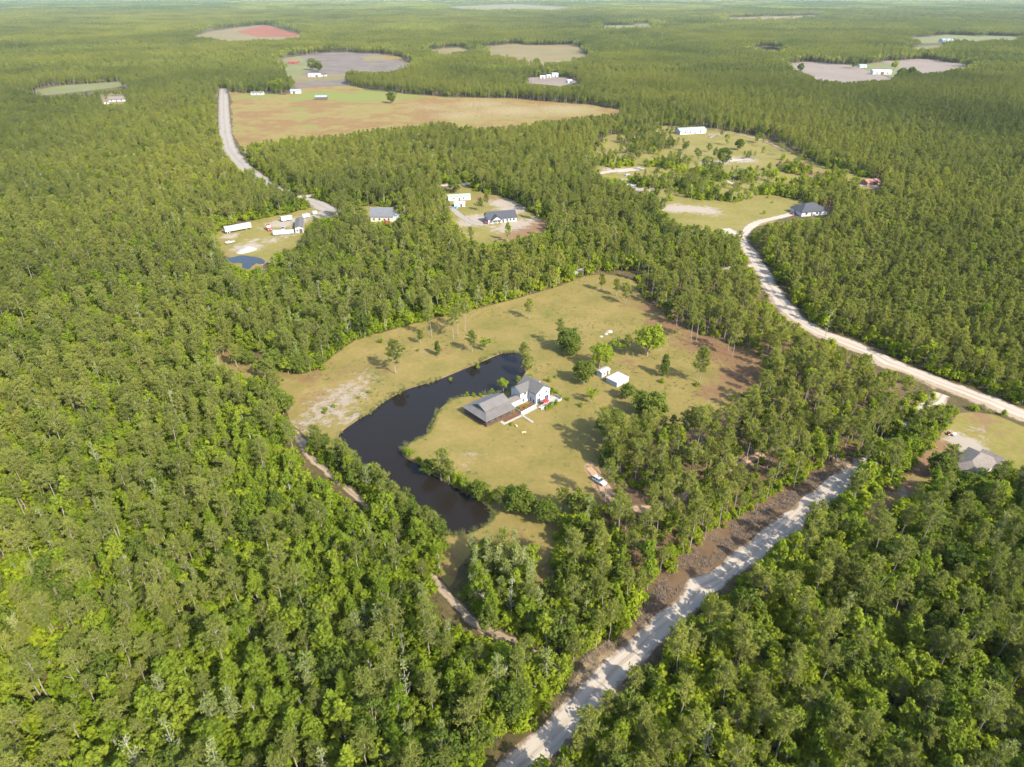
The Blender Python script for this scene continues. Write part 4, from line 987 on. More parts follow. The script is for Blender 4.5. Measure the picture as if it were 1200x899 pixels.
A0 = 41.0
def lp(o, ang, u_, v_):
    """point u along and v across from corner o, in a frame turned by ang"""
    c, s = math.cos(R(ang)), math.sin(R(ang)); return Vector((o[0] + c * u_ - s * v_, o[1] + s * u_ + c * v_, 0))
# the white farmhouse: gable front block and a cross wing, breezeway to the pavilion
O = G(628, 475)
t = thing('farmhouse', 'white two-storey farmhouse with grey gabled roof beside the pond', 'house', O, R(A0))
He, rh = 4.9, 2.1
w1 = MB().prism([(0, -.1), (6.8, -.1), (6.8, He), (3.4, He + rh), (0, He)], 'y', 0, 9.4).build('wall', 'white_siding', t)
w2 = MB().prism([(4.1, -.1), (9.1, -.1), (9.1, He - .1), (6.6, He + 1.5), (4.1, He - .1)], 'x', -3.9, .2).build('wall', 'white_siding', t)
gable_roof(t, 9.4, 6.8, He, rh, 'grey_shingle', .45, .18, 3.4, 4.7, 'y')
gable_roof(t, 7.0, 5.0, He - .06, 1.6, 'grey_shingle', .42, .18, -.4, 6.6, 'x', 'wing_roof')
def win2(face, a, z, w_, h_, d, nm='window', mat='glass', fr=True):
    """window on the farmhouse: face 'f' looks down the lawn (-v), 'l' looks to the pavilion (-u), 'r' looks away (+u)"""
    def put(mb, a0, a1, z0, z1, e0, e1):
        if face == 'f': mb.box(a0, a1, d - e1, d - e0, z0, z1)
        elif face == 'l': mb.box(d - e1, d - e0, a0, a1, z0, z1)
        else: mb.box(d + e0, d + e1, a0, a1, z0, z1)
    mb = MB(); put(mb, a - w_ / 2, a + w_ / 2, z, z + h_, -.02, .03); o = mb.build(nm, mat, t)
    if fr:
        f = MB(); q = .1
        put(f, a - w_ / 2 - q, a + w_ / 2 + q, z - q, z, -.01, .07); put(f, a - w_ / 2 - q, a + w_ / 2 + q, z + h_, z + h_ + q, -.01, .07)
        put(f, a - w_ / 2 - q, a - w_ / 2, z, z + h_, -.01, .07); put(f, a + w_ / 2, a + w_ / 2 + q, z, z + h_, -.01, .07)
        put(f, a - .03, a + .03, z, z + h_, .03, .05)
        f.build('frame', 'white_siding', o)
    return o
win2('f', 1.7, 3.2, .7, .9, 0); win2('f', 5.0, 3.4, .7, .9, 0); win2('f', 1.3, .3, 1.5, 2.0, 0, 'door'); win2('f', 5.2, .3, 1.7, 2.0, 0, 'door')
win2('l', 1.2, .5, .9, 1.4, 0); win2('l', 2.8, .5, .8, 1.9, 0, 'door'); win2('f', -1.6, 3.3, 1.0, 1.0, 4.1); win2('f', -2.4, .6, .9, 1.3, 4.1); win2('r', 3.0, 3.2, .8, 1.0, 6.8); win2('r', 6.5, .8, 1.0, 1.3, 6.8)
MB().box(4.4, 4.75, 3.0, 3.35, 6.0, 6.9).build('roof_vent', 'white_metal', t)
MB().prism([(4.2, 0), (7.2, 0), (7.2, 2.5), (5.7, 3.1), (4.2, 2.5)], 'x', -8.6, -3.95).build('breezeway_wall', 'white_siding', t)
gable_roof(t, 5.2, 3.0, 2.55, .75, 'brown_shingle', .35, .14, -6.4, 5.7, 'x', 'breezeway_roof')
# patio, parapets, umbrella, walk, fence, garden beds
def slab(name, pxs, z0, z1, mat, sm=0):
    P = GA(pxs); P = smooth_closed(P, sm) if sm else P
    o = MB().prism([tuple(p) for p in P], 'z', z0, z1).build(name, mat)
    return struct(o)
slab('patio', [(630.5, 478), (637, 481), (645, 477), (652, 473), (657.5, 469), (650, 465), (645, 464), (643, 468)], .02, .22, 'concrete')
slab('walkway', [(586, 495), (590.5, 498.2), (612, 487.8), (610.5, 486.4), (592, 495.3), (588, 493.4)], .02, .12, 'concrete')
slab('walkway', [(612.4, 488.0), (624, 495.8), (625.5, 494.6), (614, 487.1)], .02, .12, 'concrete')
slab('walkway', [(610.8, 486.2), (612.8, 487.6), (629.8, 478.6), (628.4, 476.3), (612, 484.4)], .02, .125, 'concrete')
slab('garden_bed', [(589, 493), (592, 495), (610, 486.3), (604.5, 482), (594, 488)], .02, .10, 'mulch')
slab('courtyard_garden', [(604.5, 478), (611.5, 483.5), (628, 475.5), (622, 472.5), (612, 475)], .02, .08, 'mulch')
def fence(name, label, a, b_, h=1.0, board=.14):
    p, q = G(*a), G(*b_); d = q - p; L = d.length; t = thing(name, label, 'fence', p, math.atan2(d.y, d.x))
    n = max(2, int(L / 1.8) + 1)
    for i in range(n): x = L * i / (n - 1); MB().box(x - .06, x + .06, -.06, .06, -.1, h + .12).build('post', 'white_siding', t)
    for k in range(3): MB().box(0, L, -.03, .03, .12 + k * (h - .1) / 3, .12 + k * (h - .1) / 3 + h * .27).build('board', 'white_siding', t)
    return t
fence('fence', 'white board fence between the courtyard garden and the long walkway', (611.2, 485.2), (628, 476.2))
fence('fence', 'short white board fence from the pavilion corner to the walkway', (603.5, 480.2), (610.8, 485.4))
fence('fence', 'white board fence along the outer edge of the patio', (651, 464.5), (657.8, 469), 1.0)
fence('fence', 'white board fence on the patio edge behind the flower bushes', (646.5, 475.3), (657.4, 469.6), .9)
fence('fence', 'short white board fence below the red umbrella', (634, 480.6), (641, 477), .9)
p = G(639.2, 475.5)
t = thing('patio_umbrella', 'red patio umbrella open beside the white farmhouse', 'umbrella', (p.x, p.y, .22))
MB().cyl((0, 0, 1.15), (0, 0, 1), .03, 2.3, 8).build('pole', 'steel', t)
MB().cyl((0, 0, .06), (0, 0, 1), .25, .12, 12).build('base', 'black_paint', t)
V = [(0, 0, 2.55)]; F = []
for k in range(8):
    a = k * math.pi / 4; V.append((1.25 * math.cos(a), 1.25 * math.sin(a), 1.98)); 
for k in range(8):
    a = (k + .5) * math.pi / 4; V.append((1.1 * math.cos(a), 1.1 * math.sin(a), 2.02))
for k in range(8): F += [(0, 1 + k, 9 + k), (0, 9 + k, 1 + (k + 1) % 8)]
V += [(v[0], v[1], v[2] - .16) for v in V[1:]]
for k in range(8): F += [(1 + k, 17 + k, 25 + k, 9 + k), (9 + k, 25 + k, 17 + (k + 1) % 8, 1 + (k + 1) % 8)]
meshobj('canopy', V, F, 'red_cloth', t)
for k, (dx, dy) in enumerate(((1.6, .3), (-.4, 1.5), (.6, -1.5))):
    t2 = thing('patio_chair', ('dark patio chair by the farmhouse door', 'dark patio chair between umbrella and house wall', 'dark patio chair on the open side of the red umbrella')[k], 'chair', (p.x + dx, p.y + dy, .22), k * 1.9)
    MB().box(-.28, .28, -.28, .28, .4, .47).build('seat', 'brown_wood', t2); MB().box(-.28, .28, .24, .3, .47, 1.0).build('backrest', 'brown_wood', t2)
    for sx in (-.25, .25):
        for sy in (-.25, .25): MB().box(sx - .025, sx + .025, sy - .025, sy + .025, 0, .4).build('leg', 'brown_wood', t2)
# the open pavilion with its hipped metal roof and raised gable
O = G(569.8, 494.4, 2.8); O = Vector((O.x, O.y, 0))
S = 13.3
t = thing('pavilion', 'open-sided pavilion with big brown-grey hipped roof beside the pond', 'pavilion', O, R(A0 + .6))
i0 = 3.6
V = [(-.1, -.1, 2.75), (S, -.1, 2.75), (S, S, 2.75), (-.1, S, 2.75), (i0, S / 2, 5.3), (S - .05, S / 2, 5.3)]
# lower skirt roof, then a steeper gable on top of it
ys, ye = S / 2 - 3.1, S / 2 + 3.1
zs = 2.75 + (5.3 - 2.75) * (ys + .1) / (S / 2 + .1)
MB().add([(-.1, -.1, 2.75), (S, -.1, 2.75), (S, S, 2.75), (-.1, S, 2.75), (i0 * .75, ys, zs), (S, ys, zs), (S, ye, zs), (i0 * .75, ye, zs),
          (-.1, -.1, 2.6), (S, -.1, 2.6), (S, S, 2.6), (-.1, S, 2.6)],
         [(0, 1, 5, 4), (2, 3, 7, 6), (3, 0, 4, 7), (4, 5, 6, 7), (0, 8, 9, 1), (1, 9, 10, 2), (2, 10, 11, 3), (3, 11, 8, 0), (1, 2, 6, 5), (8, 11, 10, 9)]).build('skirt_roof', 'seam_roof', t)
MB().prism([(ys - .35, zs - .02), (S / 2, 5.75), (ye + .35, zs - .02), (ye + .35, zs + .14), (S / 2, 5.92), (ys - .35, zs + .14)], 'x', i0 * .62, S + .15).build('upper_roof', 'seam_roof', t)
MB().prism([(ys + .1, zs + .1), (S / 2, 5.55), (ye - .1, zs + .1)], 'x', i0 * .75 + .25, i0 * .75 + .35).build('gable_vent', 'blue_metal', t)
for k in range(15):
    x = 1.0 + k * .88
    MB().add([(x - .02, -.1, 2.77), (x + .02, -.1, 2.77), (x + .02, ys, zs + .02), (x - .02, ys, zs + .02), (x, -.1, 2.82), (x, ys, zs + .07)], [(0, 1, 4), (1, 2, 5, 4), (2, 3, 5), (3, 0, 4, 5)]).build('roof_seam', 'seam_roof', t)
MB().box(.5, S - .5, .5, S - .5, 0, .35).build('deck', 'brown_wood', t)
MB().box(4.6, S - .9, 5.5, S - .9, .35, 2.6).build('inner_wall', 'brown_wood', t)
for x in np.linspace(.7, S - .7, 6):
    for y in (.7, S - .7): MB().box(x - .1, x + .1, y - .1, y + .1, .35, 2.65).build('post', 'brown_wood', t)
for y in np.linspace(.7, S - .7, 6)[1:-1]:
    for x in (.7, S - .7): MB().box(x - .1, x + .1, y - .1, y + .1, .35, 2.65).build('post', 'brown_wood', t)
for z in (.62, .98, 1.28):
    MB().box(.7, S - .7, .63, .77, z, z + .09).build('rail', 'brown_wood', t)
    MB().box(.63, .77, .7, S - .7, z, z + .09).build('rail', 'brown_wood', t)
for k in range(3):
    q = lp(O, A0, 4 + 2.6 * k, 2.2)
    tb = thing('picnic_table', 'wooden table under the pavilion roof edge', 'table', (q.x, q.y, .35), R(A0), 'tables under the pavilion')
    MB().box(-.9, .9, -.4, .4, .7, .76).build('tabletop', 'tan_wood', tb)
    for sx in (-.75, .75):
        MB().box(sx - .05, sx + .05, -.35, .35, 0, .7).build('leg', 'brown_wood', tb)
    for sy in (-.75, .75): MB().box(-.9, .9, sy - .14, sy + .14, .42, .47).build('bench_seat', 'tan_wood', tb)
# two white sheds
C0 = lp(G(722.6, 454.4), A0, 3.4, 2.75)
t = house('storage_shed', 'low white flat-roofed shed standing on the open lawn', 'shed', C0, A0, 6.8, 5.5, 2.05, 0, 'white_metal', 'white_metal', [], [], .12)
MB().box(-1.3, 1.3, -2.79, -2.74, .05, 1.85).build('door', 'white_metal', t)
for x in (-2.6, 2.6): MB().box(x - .03, x + .03, -2.78, -2.74, .0, 1.95).build('trim', 'grey_wall', t)
C0 = lp(G(705, 443), A0, 2.4, 1.35)
t = house('small_shed', 'small white shed tucked under the bright green oak', 'shed', C0, A0, 4.7, 2.6, 2.1, .35, 'white_metal', 'white_metal', [('S', -.8, 1.0, .6, .6)], [('S', 1.0, .9, 1.9)], .15)
# other homes, each where its clearing is
def at(px, py, z=0): return G(px, py, 0)
house('hip_house', 'tan shingle-roofed bungalow in the grassy yard across the gravel road', 'house', lp(G(1142, 567), 39, 7, 3.6), 39, 14.5, 8.0, 2.7, 2.3, 'cream', 'tan_shingle', [('S', -3, .9, 1.2, 1.2), ('S', 2, .9, 1.2, 1.2), ('E', 0, .9, 1.2, 1.2)], [('S', 0, 1, 2.1)], .5, True)
q = lp(G(1142, 567), 39, 14.5, 1.2)
house('porch_lean_to', 'tan-roofed gabled porch on the end of the bungalow', 'porch', q, -51, 5.6, 5.0, 2.6, 1.35, 'white_siding', 'tan_shingle', [('E', 0, .9, 1.2, 1.2)], [], .45)
house('blue_shed', 'small pale blue shed at the edge of the grassy yard', 'shed', G(1203, 558), 30, 3.2, 2.6, 2.0, .4, 'white_metal', 'blue_metal', [], [('S', 0, .9, 1.8)], .2)
house('long_garage', 'long grey-roofed garage with white gable end in the truck yard', 'garage', lp(G(346.6, 273.5), 104, 10, -2.4), 104, 20, 4.9, 3.3, .9, 'white_metal', 'grey_shingle', [('W', 1.2, 1.2, .8, .8)], [('W', -.9, 1.8, 2.4)], .2)
house('grey_roof_house', 'white house with tall slate-grey roof in a pine clearing', 'house', lp(G(434, 260), 0, 7.5, 4.0), 0, 14.5, 8.0, 3.6, 4.6, 'cream', 'slate_shingle', [('S', -5, 1, 1, 1.4), ('S', -1.5, 1, 1, 1.4), ('S', 4.5, 1, 1, 1.4)], [('S', 1.8, 1, 2.1)], .4)
house('white_garage', 'white flat-fronted garage joined beside the slate-grey house', 'garage', lp(G(450, 259), 0, 6.4, 4.0), 0, 12.5, 7.0, 3.4, 0, 'white_siding', 'white_metal', [], [('S', -3.6, 2.4, 2.2)], .2)
house('mobile_home', 'white mobile home with pale green roof under a big oak', 'mobile home', lp(G(525.5, 236), 14, 8, 3), 14, 16, 5.5, 3.0, .9, 'white_siding', 'green_metal', [('S', -4, 1, 1, 1), ('S', 3, 1, 1, 1), ('W', 0, 1, 1, 1)], [('S', 0, 1, 2)], .3)
house('white_shed', 'white gabled shed next to the blue barrel', 'shed', lp(G(532, 243), 8, 4, 2.3), 8, 7.5, 4.2, 2.4, .8, 'white_siding', 'white_metal', [], [('S', 1, 1.2, 2)], .2)
p = G(535, 244.2)
tb = thing('barrel', 'blue plastic barrel in front of the white gabled shed', 'barrel', p)
MB().cyl((0, 0, .75), (0, 0, 1), .85, 1.5, 14).build('drum', 'blue_plastic', tb); MB().cyl((0, 0, 1.52), (0, 0, 1), .7, .06, 14).build('lid', 'blue_plastic', tb)
B = G(572, 263)
t = house('new_house', 'new white house with dark grey roof and front gable porch', 'house', lp(B, 17, 9.8, 5.8), 17, 19, 10, 3.0, 3.3, 'white_siding', 'dark_shingle',
          [('S', 3.2, .9, 1.2, 1.3), ('S', 5.4, .9, 1.2, 1.3), ('S', 7.6, .9, 1.2, 1.3), ('W', -2, 1, 1.0, 1.3), ('W', 2, 1, 1.0, 1.3)], [('S', .6, 1.1, 2.1)], .45)
MB().prism([(-7.6, 2.7), (-.6, 2.7), (-4.1, 5.0)], 'y', -7.4, -4.9).build('porch_gable', 'white_siding', t)
gable_roof(t, 6.5, 7.0, 2.75, 2.35, 'dark_shingle', .3, .16, -4.1, -4.4, 'y', 'porch_roof')
for x in (-7.3, -4.1, -.9): MB().box(x - .14, x + .14, -7.35, -7.1, 0, 2.7).build('porch_post', 'tan_wood', t)
t = house('metal_house', 'long white house with pale green metal roof among yard trees', 'house', lp(G(797, 158), 16, 15, 6), 16, 30, 12, 3.4, 2.2, 'white_siding', 'green_metal', [('S', -9, 1, 1.5, 1.4), ('S', -3, 1, 1.5, 1.4), ('S', 8, 1, 1.5, 1.4), ('E', 0, 1, 1.5, 1.4)], [('S', 2, 1.3, 2.2)], .5)
house('black_roof_house', 'house with charcoal black hipped roof at the end of the white driveway', 'house', lp(G(939, 254), 14, 9.5, 6.5), 14, 19, 13, 3.0, 4.0, 'white_siding', 'dark_shingle', [('S', -6, .9, 1.4, 1.4), ('S', 2, .9, 1.4, 1.4), ('W', 1, .9, 1.2, 1.4)], [('S', -2, 1.2, 2.1)], .6, True)
house('brick_house', 'low reddish house at the far corner of the homestead lawn', 'house', G(1021, 215.5), 20, 15, 7, 2.4, 1.3, 'brick', 'brick', [('S', -5, 1, 1.4, 1.3), ('S', 4, 1, 1.4, 1.3)], [('S', 0, 1.1, 2.1)], .4)
house('pole_barn', 'open blue-roofed barn standing alone on the broad field', 'barn', G(377, 117), 4, 15, 8, 4.0, 1.6, 'brown_wood', 'blue_metal', [], [('S', -3, 3, 3), ('S', 3, 3, 3)], .5)
house('pole_barn', 'blue-roofed barn at the back edge of the broad field', 'barn', G(347, 109.5), 3, 14, 8, 4.0, 1.6, 'grey_wall', 'blue_metal', [], [('S', -2, 3, 3)], .5)
house('ranch_house', 'low white house under big trees at the end of the wide road', 'house', G(302, 111), 3, 17, 8, 3, 1.2, 'white_siding', 'tan_shingle', [('S', -5, 1, 1.5, 1.3), ('S', 5, 1, 1.5, 1.3)], [('S', 0, 1.2, 2.1)], .4)
house('red_barn', 'red-roofed barn at the edge of the cleared land', 'barn', G(344, 75), 2, 20, 11, 3.5, 2.2, 'barn_red', 'barn_red', [], [('S', 0, 4, 3)], .5)
house('white_barn', 'long white metal barn on the bare strip of the cleared land', 'barn', G(369, 90), 4, 21, 9, 4.0, 1.0, 'white_metal', 'white_metal', [('S', -6, 1, 1.5, 1.5)], [('S', 4, 4, 3)], .3)
house('dark_shed', 'small dark shed beside the long white metal barn', 'shed', G(380, 89.5), 4, 9, 7, 3.2, 1.0, 'grey_wall', 'dark_shingle', [], [('S', 0, 2, 2.2)], .3)
house('tan_roof_house', 'house with pinkish tan roof in the gap of the dense forest', 'house', G(138, 118.5), 14, 22, 12, 3.0, 2.6, 'grey_wall', 'tan_shingle', [('S', -6, 1, 1.6, 1.4), ('S', 6, 1, 1.6, 1.4)], [('S', 0, 1.3, 2.2)], .5)
house('white_cottage', 'small white cottage beside the tan-roofed forest house', 'house', G(124, 121.5), 10, 8, 6, 2.8, 1.4, 'cream', 'tan_shingle', [('S', -2, 1, 1.2, 1.3)], [('S', 2, 1.1, 2.1)], .4)
house('poultry_house', 'long white farm building between the two bare fields', 'farm building', G(1032, 87), -6, 32, 13, 5.0, 2.5, 'white_metal', 'white_metal', [('S', -9, 1.5, 2, 1.5), ('S', 9, 1.5, 2, 1.5)], [('S', 0, 5, 4)], .3)
house('farm_house', 'small white farmhouse among round trees between the bare fields', 'house', G(1010, 79), 5, 14, 9, 3.4, 2.0, 'white_siding', 'blue_metal', [('S', -3, 1, 1.4, 1.3)], [('S', 2, 1.2, 2.1)], .4)
house('white_hall', 'white metal hall at the wood edge behind the bare field', 'farm building', G(983, 66), -4, 26, 14, 5, 2.2, 'white_metal', 'white_metal', [], [('S', 3, 5, 4)], .3)
house('pond_barn', 'white barn near the far blue pond', 'barn', G(926, 64.5), 0, 20, 10, 4.5, 2.0, 'white_metal', 'white_metal', [], [('S', 0, 4, 3)], .3)
house('far_white_hall', 'large white-roofed hall in the far woods below the far meadow', 'farm building', G(1001, 50), -12, 30, 18, 6, 3, 'white_metal', 'white_metal', [], [('S', 4, 6, 4)], .4)
house('meadow_barn', 'pale blue-roofed barn on the edge of the far meadow', 'barn', G(1108, 49.5), 8, 32, 18, 6, 3, 'white_metal', 'blue_metal', [], [('S', 0, 6, 4)], .4)
house('far_barn', 'white barn by the middle tan field', 'barn', G(594, 25), 0, 34, 20, 7, 3, 'white_metal', 'white_metal', [], [('S', 4, 6, 5)], .4)
house('camp_house', 'white house half hidden in pines by the cross road', 'house', G(432, 195), 6, 14, 7, 3, 1.4, 'white_siding', 'white_metal', [('S', -3, 1, 1.2, 1.2)], [('S', 2, 1.1, 2.1)], .3)
house('grey_camp_house', 'grey-blue roofed house in the pines beside the camp house', 'house', G(436, 201), 40, 10, 7, 3, 1.6, 'grey_wall', 'blue_metal', [('S', 0, 1, 1.2, 1.2)], [], .3)
house('tan_camp_house', 'tan house with orange clay yard in the pines', 'house', G(465, 189), -15, 10, 7, 3, 1.6, 'cream', 'tan_shingle', [('S', -2, 1, 1.2, 1.2)], [('S', 2, 1.1, 2.1)], .3)
house('blue_camp_shed', 'pale blue roofed shed in the pines near the broad field', 'shed', G(356, 176), 20, 9, 6, 3, 1.2, 'grey_wall', 'blue_metal', [], [('S', 0, 2, 2.2)], .3)
for k, (px_, py_, s_) in enumerate(((636, 92, 9), (643, 91, 8), (650, 90, 12), (667, 97, 9))):
    house('work_shed', ('white low shed at the wood-edge work yard', 'white box shed in the wood-edge work yard', 'grey-white tall shed in the wood-edge work yard', 'cream shed at the end of the wood-edge work yard')[k], 'shed', G(px_, py_), 10 * k, s_, s_ * .6, 3.5 + (k == 2) * 2, 1.2, 'white_metal', 'blue_metal' if k == 2 else 'white_metal', [], [('S', 0, 2, 2.4)], .2)

# ------------------------------------------------------------------ vehicles
def wheels(t, xs, y, r, w_=.24):
    for x in xs:
        for s in (-1, 1):
            o = MB().cyl((x, s * y, r), (0, 1, 0), r, w_, 16).build('wheel', 'tyre', t)
            MB().cyl((x, s * (y + w_ / 2 + .005), r), (0, 1, 0), r * .58, .02, 12).build('rim', 'steel', o)
def car(name, label, loc, ang, paint, L=4.7, kind='suv', z=0.06):
    t = thing(name, label, {'suv': 'car', 'pickup': 'pickup', 'sedan': 'car'}[kind], (loc[0], loc[1], z), R(ang))
    k = L / 4.7; W = .92
    hb = 1.08 if kind != 'sedan' else .92; hr = {'suv': 1.74, 'pickup': 1.78, 'sedan': 1.42}[kind]
    pro = [(-2.35, .42), (-2.35, .85), (-2.28, hb), (.8, hb), (2.12, hb - .14), (2.33, hb - .34), (2.35, .42), (1.9, .34), (-1.9, .34)]
    MB().prism([(x * k, z_) for x, z_ in pro], 'y', -W, W).build('body', paint, t, .07)
    x0, x1 = {'suv': (-2.22, .78), 'pickup': (-.55, 1.0), 'sedan': (-1.6, .85)}[kind]
    xr0, xr1 = {'suv': (-2.05, .12), 'pickup': (-.45, .35), 'sedan': (-.95, .1)}[kind]
    V = [(x0 * k, -W + .06, hb), (x1 * k, -W + .06, hb), (x1 * k, W - .06, hb), (x0 * k, W - .06, hb), (xr0 * k, -W + .2, hr - .04), (xr1 * k, -W + .2, hr - .04), (xr1 * k, W - .2, hr - .04), (xr0 * k, W - .2, hr - .04)]
    MB().add(V, [(0, 3, 2, 1), (4, 5, 6, 7), (0, 1, 5, 4), (1, 2, 6, 5), (2, 3, 7, 6), (3, 0, 4, 7)]).build('cabin_glass', 'glass', t)
    MB().box((xr0 - .04) * k, (xr1 + .06) * k, -W + .17, W - .17, hr - .05, hr + .03).build('roof', paint, t, .03)
    for x in ((-1.05, -.05) if kind == 'suv' else ()):
        for s in (-1, 1):
            MB().add([(x - .07, s * (W - .045), hb), (x + .07, s * (W - .045), hb), (x + .05, s * (W - .19), hr), (x - .05, s * (W - .19), hr), (x - .07, s * (W - .1), hb), (x + .07, s * (W - .1), hb), (x + .05, s * (W - .25), hr), (x - .05, s * (W - .25), hr)],
                     [(0, 1, 2, 3), (4, 5, 6, 7), (0, 4, 7, 3), (1, 5, 6, 2)]).build('pillar', paint, t)
    if kind == 'suv':
        for s in (-1, 1): MB().box(-1.9, .1, s * .62 - .03, s * .62 + .03, hr + .03, hr + .1).build('roof_rail', 'black_paint', t)
    if kind == 'pickup': MB().box(-2.2 * k, -.7 * k, -W + .12, W - .12, hb - .3, hb + .012).build('cargo_bed', 'black_paint', t)
    for s in (-1, 1):
        MB().box(2.27 * k, 2.37 * k, s * .68 - .17, s * .68 + .17, hb - .36, hb - .2).build('headlight', 'lamp_glass', t)
        MB().box(-2.38 * k, -2.33 * k, s * .74 - .1, s * .74 + .1, hb - .35, hb - .05).build('tail_light', 'red_paint', t)
        MB().box(.55, .75, s * (W + .1) - .09, s * (W + .1) + .09, hb + .02, hb + .18).build('mirror', paint, t)
    wheels(t, (-1.45 * k, 1.42 * k), W - .1, .37)
    return t
p = G(702.5, 566)
car('parked_car', 'white SUV parked on the sandy drive at the lawn corner', p, -48, 'car_white', 4.6)
car('parked_car', 'dark red car parked at the end wall of the new house', G(570.5, 261.5), 80, 'maroon_paint')
car('parked_car', 'black car parked on the grass between homestead lanes', G(870, 200), 20, 'black_paint', 4.8)
car('pickup_truck', 'pale blue pickup parked at the tree edge of the homestead lawn', G(932, 231.5), 10, 'lightblue_paint', 5.6, 'pickup')
car('pickup_truck', 'white pickup parked next to the pale blue pickup', G(938, 231), 30, 'car_white', 5.4, 'pickup')
car('parked_car', 'black SUV on the white driveway by the black-roofed house', G(933.5, 249.5), 10, 'black_paint', 4.9, z=.13)
car('parked_car', 'maroon car on the white driveway by the black-roofed house', G(929.5, 251), 40, 'maroon_paint', 4.5, 'sedan', .13)
car('parked_car', 'dark grey car in the shade under the homestead tree line', G(926, 227), 0, 'grey_paint', 4.6, 'sedan')
car('pickup_truck', 'white pickup parked beside the long grey garage', G(332, 269), 95, 'car_white', 5.4, 'pickup')
car('parked_car', 'red car in front of the white flat-fronted garage', G(453.5, 261), 60, 'red_paint', 4.5, 'sedan')
car('parked_car', 'dark car on the homestead lane end near the white slab', G(735, 205.5), 30, 'grey_paint', 4.6, 'sedan')
car('parked_car', 'dark car at the end of the upper homestead lane', G(877, 184.5), 5, 'black_paint', 4.7)
def semitrailer(name, label, loc, ang, L, h=2.9, w_=2.6, zb=1.15, nw=2):
    t = thing(name, label, 'trailer', (loc[0], loc[1], .05), R(ang))
    MB().box(-L / 2, L / 2, -w_ / 2, w_ / 2, zb, zb + h).build('cargo_box', 'white_metal', t, .04)
    MB().box(-L / 2 + .3, L / 2 - .6, -.5, .5, zb - .3, zb - .01).build('underframe', 'steel', t)
    MB().box(-L / 2 - .04, -L / 2 + .01, -w_ / 2 + .1, -.03, zb + .1, zb + h - .1).build('door', 'white_metal', t)
    MB().box(-L / 2 - .04, -L / 2 + .01, .03, w_ / 2 - .1, zb + .1, zb + h - .1).build('door', 'white_metal', t)
    if L > 10:
        for s in (-1, 1): MB().box(L / 2 - 3.2, L / 2 - 3.0, s * .8 - .1, s * .8 + .1, 0, zb).build('landing_leg', 'steel', t)
    wheels(t, [-L / 2 + 1.2 + 1.25 * i for i in range(nw)], w_ / 2 - .3, .5, .5)
    return t
c0 = G(265.5, 274.5); c1 = G(295, 269); mid = (c0 + c1) / 2
t = semitrailer('semi_trailer', 'long white semi trailer parked alone in the truck yard', mid + Vector((-1.0, 1.2, 0)), 37.5, 16.2)
x = -2.2
for wd in (.5, .3, .45, .28, .5, .4, .34, .5, .4):                     # faded lettering, too worn to read
    MB().box(x, x + wd, -1.312, -1.302, 2.3, 2.75).build('faded_lettering', 'lettering_grey', t); x += wd + .14
semitrailer('box_trailer', 'short white cargo trailer against the woods in the truck yard', G(336, 259), 34, 7.0, 2.4, 2.4, .75)
semitrailer('small_trailer', 'small white cargo trailer at the yard entrance', G(359, 255.5), 20, 4.6, 2.0, 2.0, .6, 1)
semitrailer('small_trailer', 'white utility trailer body beside the yard lane', G(369, 251.5), 30, 3.0, 1.8, 1.8, .5, 1)
semitrailer('camper', 'white camper trailer in front of the long grey garage', G(328, 275.5), 8, 7.5, 2.3, 2.4, .6)
semitrailer('camper', 'white flat trailer load between camper and garage', G(339, 274.5), 15, 6.0, 1.9, 2.4, .6)
def tractor_unit(label, loc, ang):
    t = thing('truck_tractor', label, 'truck', (loc[0], loc[1], .05), R(ang))
    MB().box(-3.6, 3.4, -.45, .45, .65, .95).build('chassis', 'steel', t)
    MB().prism([(1.3, .8), (1.3, 1.75), (3.3, 1.55), (3.55, 1.3), (3.6, .6), (1.4, .6)], 'y', -1.0, 1.0).build('hood', 'red_paint', t, .08)
    MB().prism([(-.4, .8), (-.4, 2.9), (.75, 2.85), (1.35, 1.8), (1.35, .8)], 'y', -1.15, 1.15).build('cab', 'red_paint', t, .06)
    MB().box(-2.0, -.38, -1.2, 1.2, .9, 3.2).build('sleeper', 'red_paint', t, .08)
    MB().add([(.80, -1.0, 2.78), (.80, 1.0, 2.78), (1.36, 1.0, 1.92), (1.36, -1.0, 1.92), (.86, -1.0, 2.8), (.86, 1.0, 2.8), (1.42, 1.0, 1.93), (1.42, -1.0, 1.93)], [(0, 1, 2, 3), (4, 7, 6, 5), (0, 4, 5, 1), (1, 5, 6, 2), (2, 6, 7, 3), (3, 7, 4, 0)]).build('windscreen', 'lamp_glass', t)
    for s in (-1, 1):
        MB().box(-.1, .7, s * 1.15 - .02, s * 1.15 + .02, 1.9, 2.6).build('side_window', 'glass', t)
        MB().cyl((-.7, s * 1.28, 2.3), (0, 0, 1), .07, 2.6, 8).build('exhaust_stack', 'steel', t)
        MB().cyl((.1, s * .95, .75), (1, 0, 0), .3, 1.3, 12).build('fuel_tank', 'steel', t)
        MB().box(3.45, 3.58, s * .75 - .15, s * .75 + .15, .95, 1.15).build('headlight', 'lamp_glass', t)
    wheels(t, (2.5, -1.9, -3.1), .95, .5, .4)
tractor_unit('red semi truck tractor parked in the sandy truck yard', G(315.2, 269.5), -63)
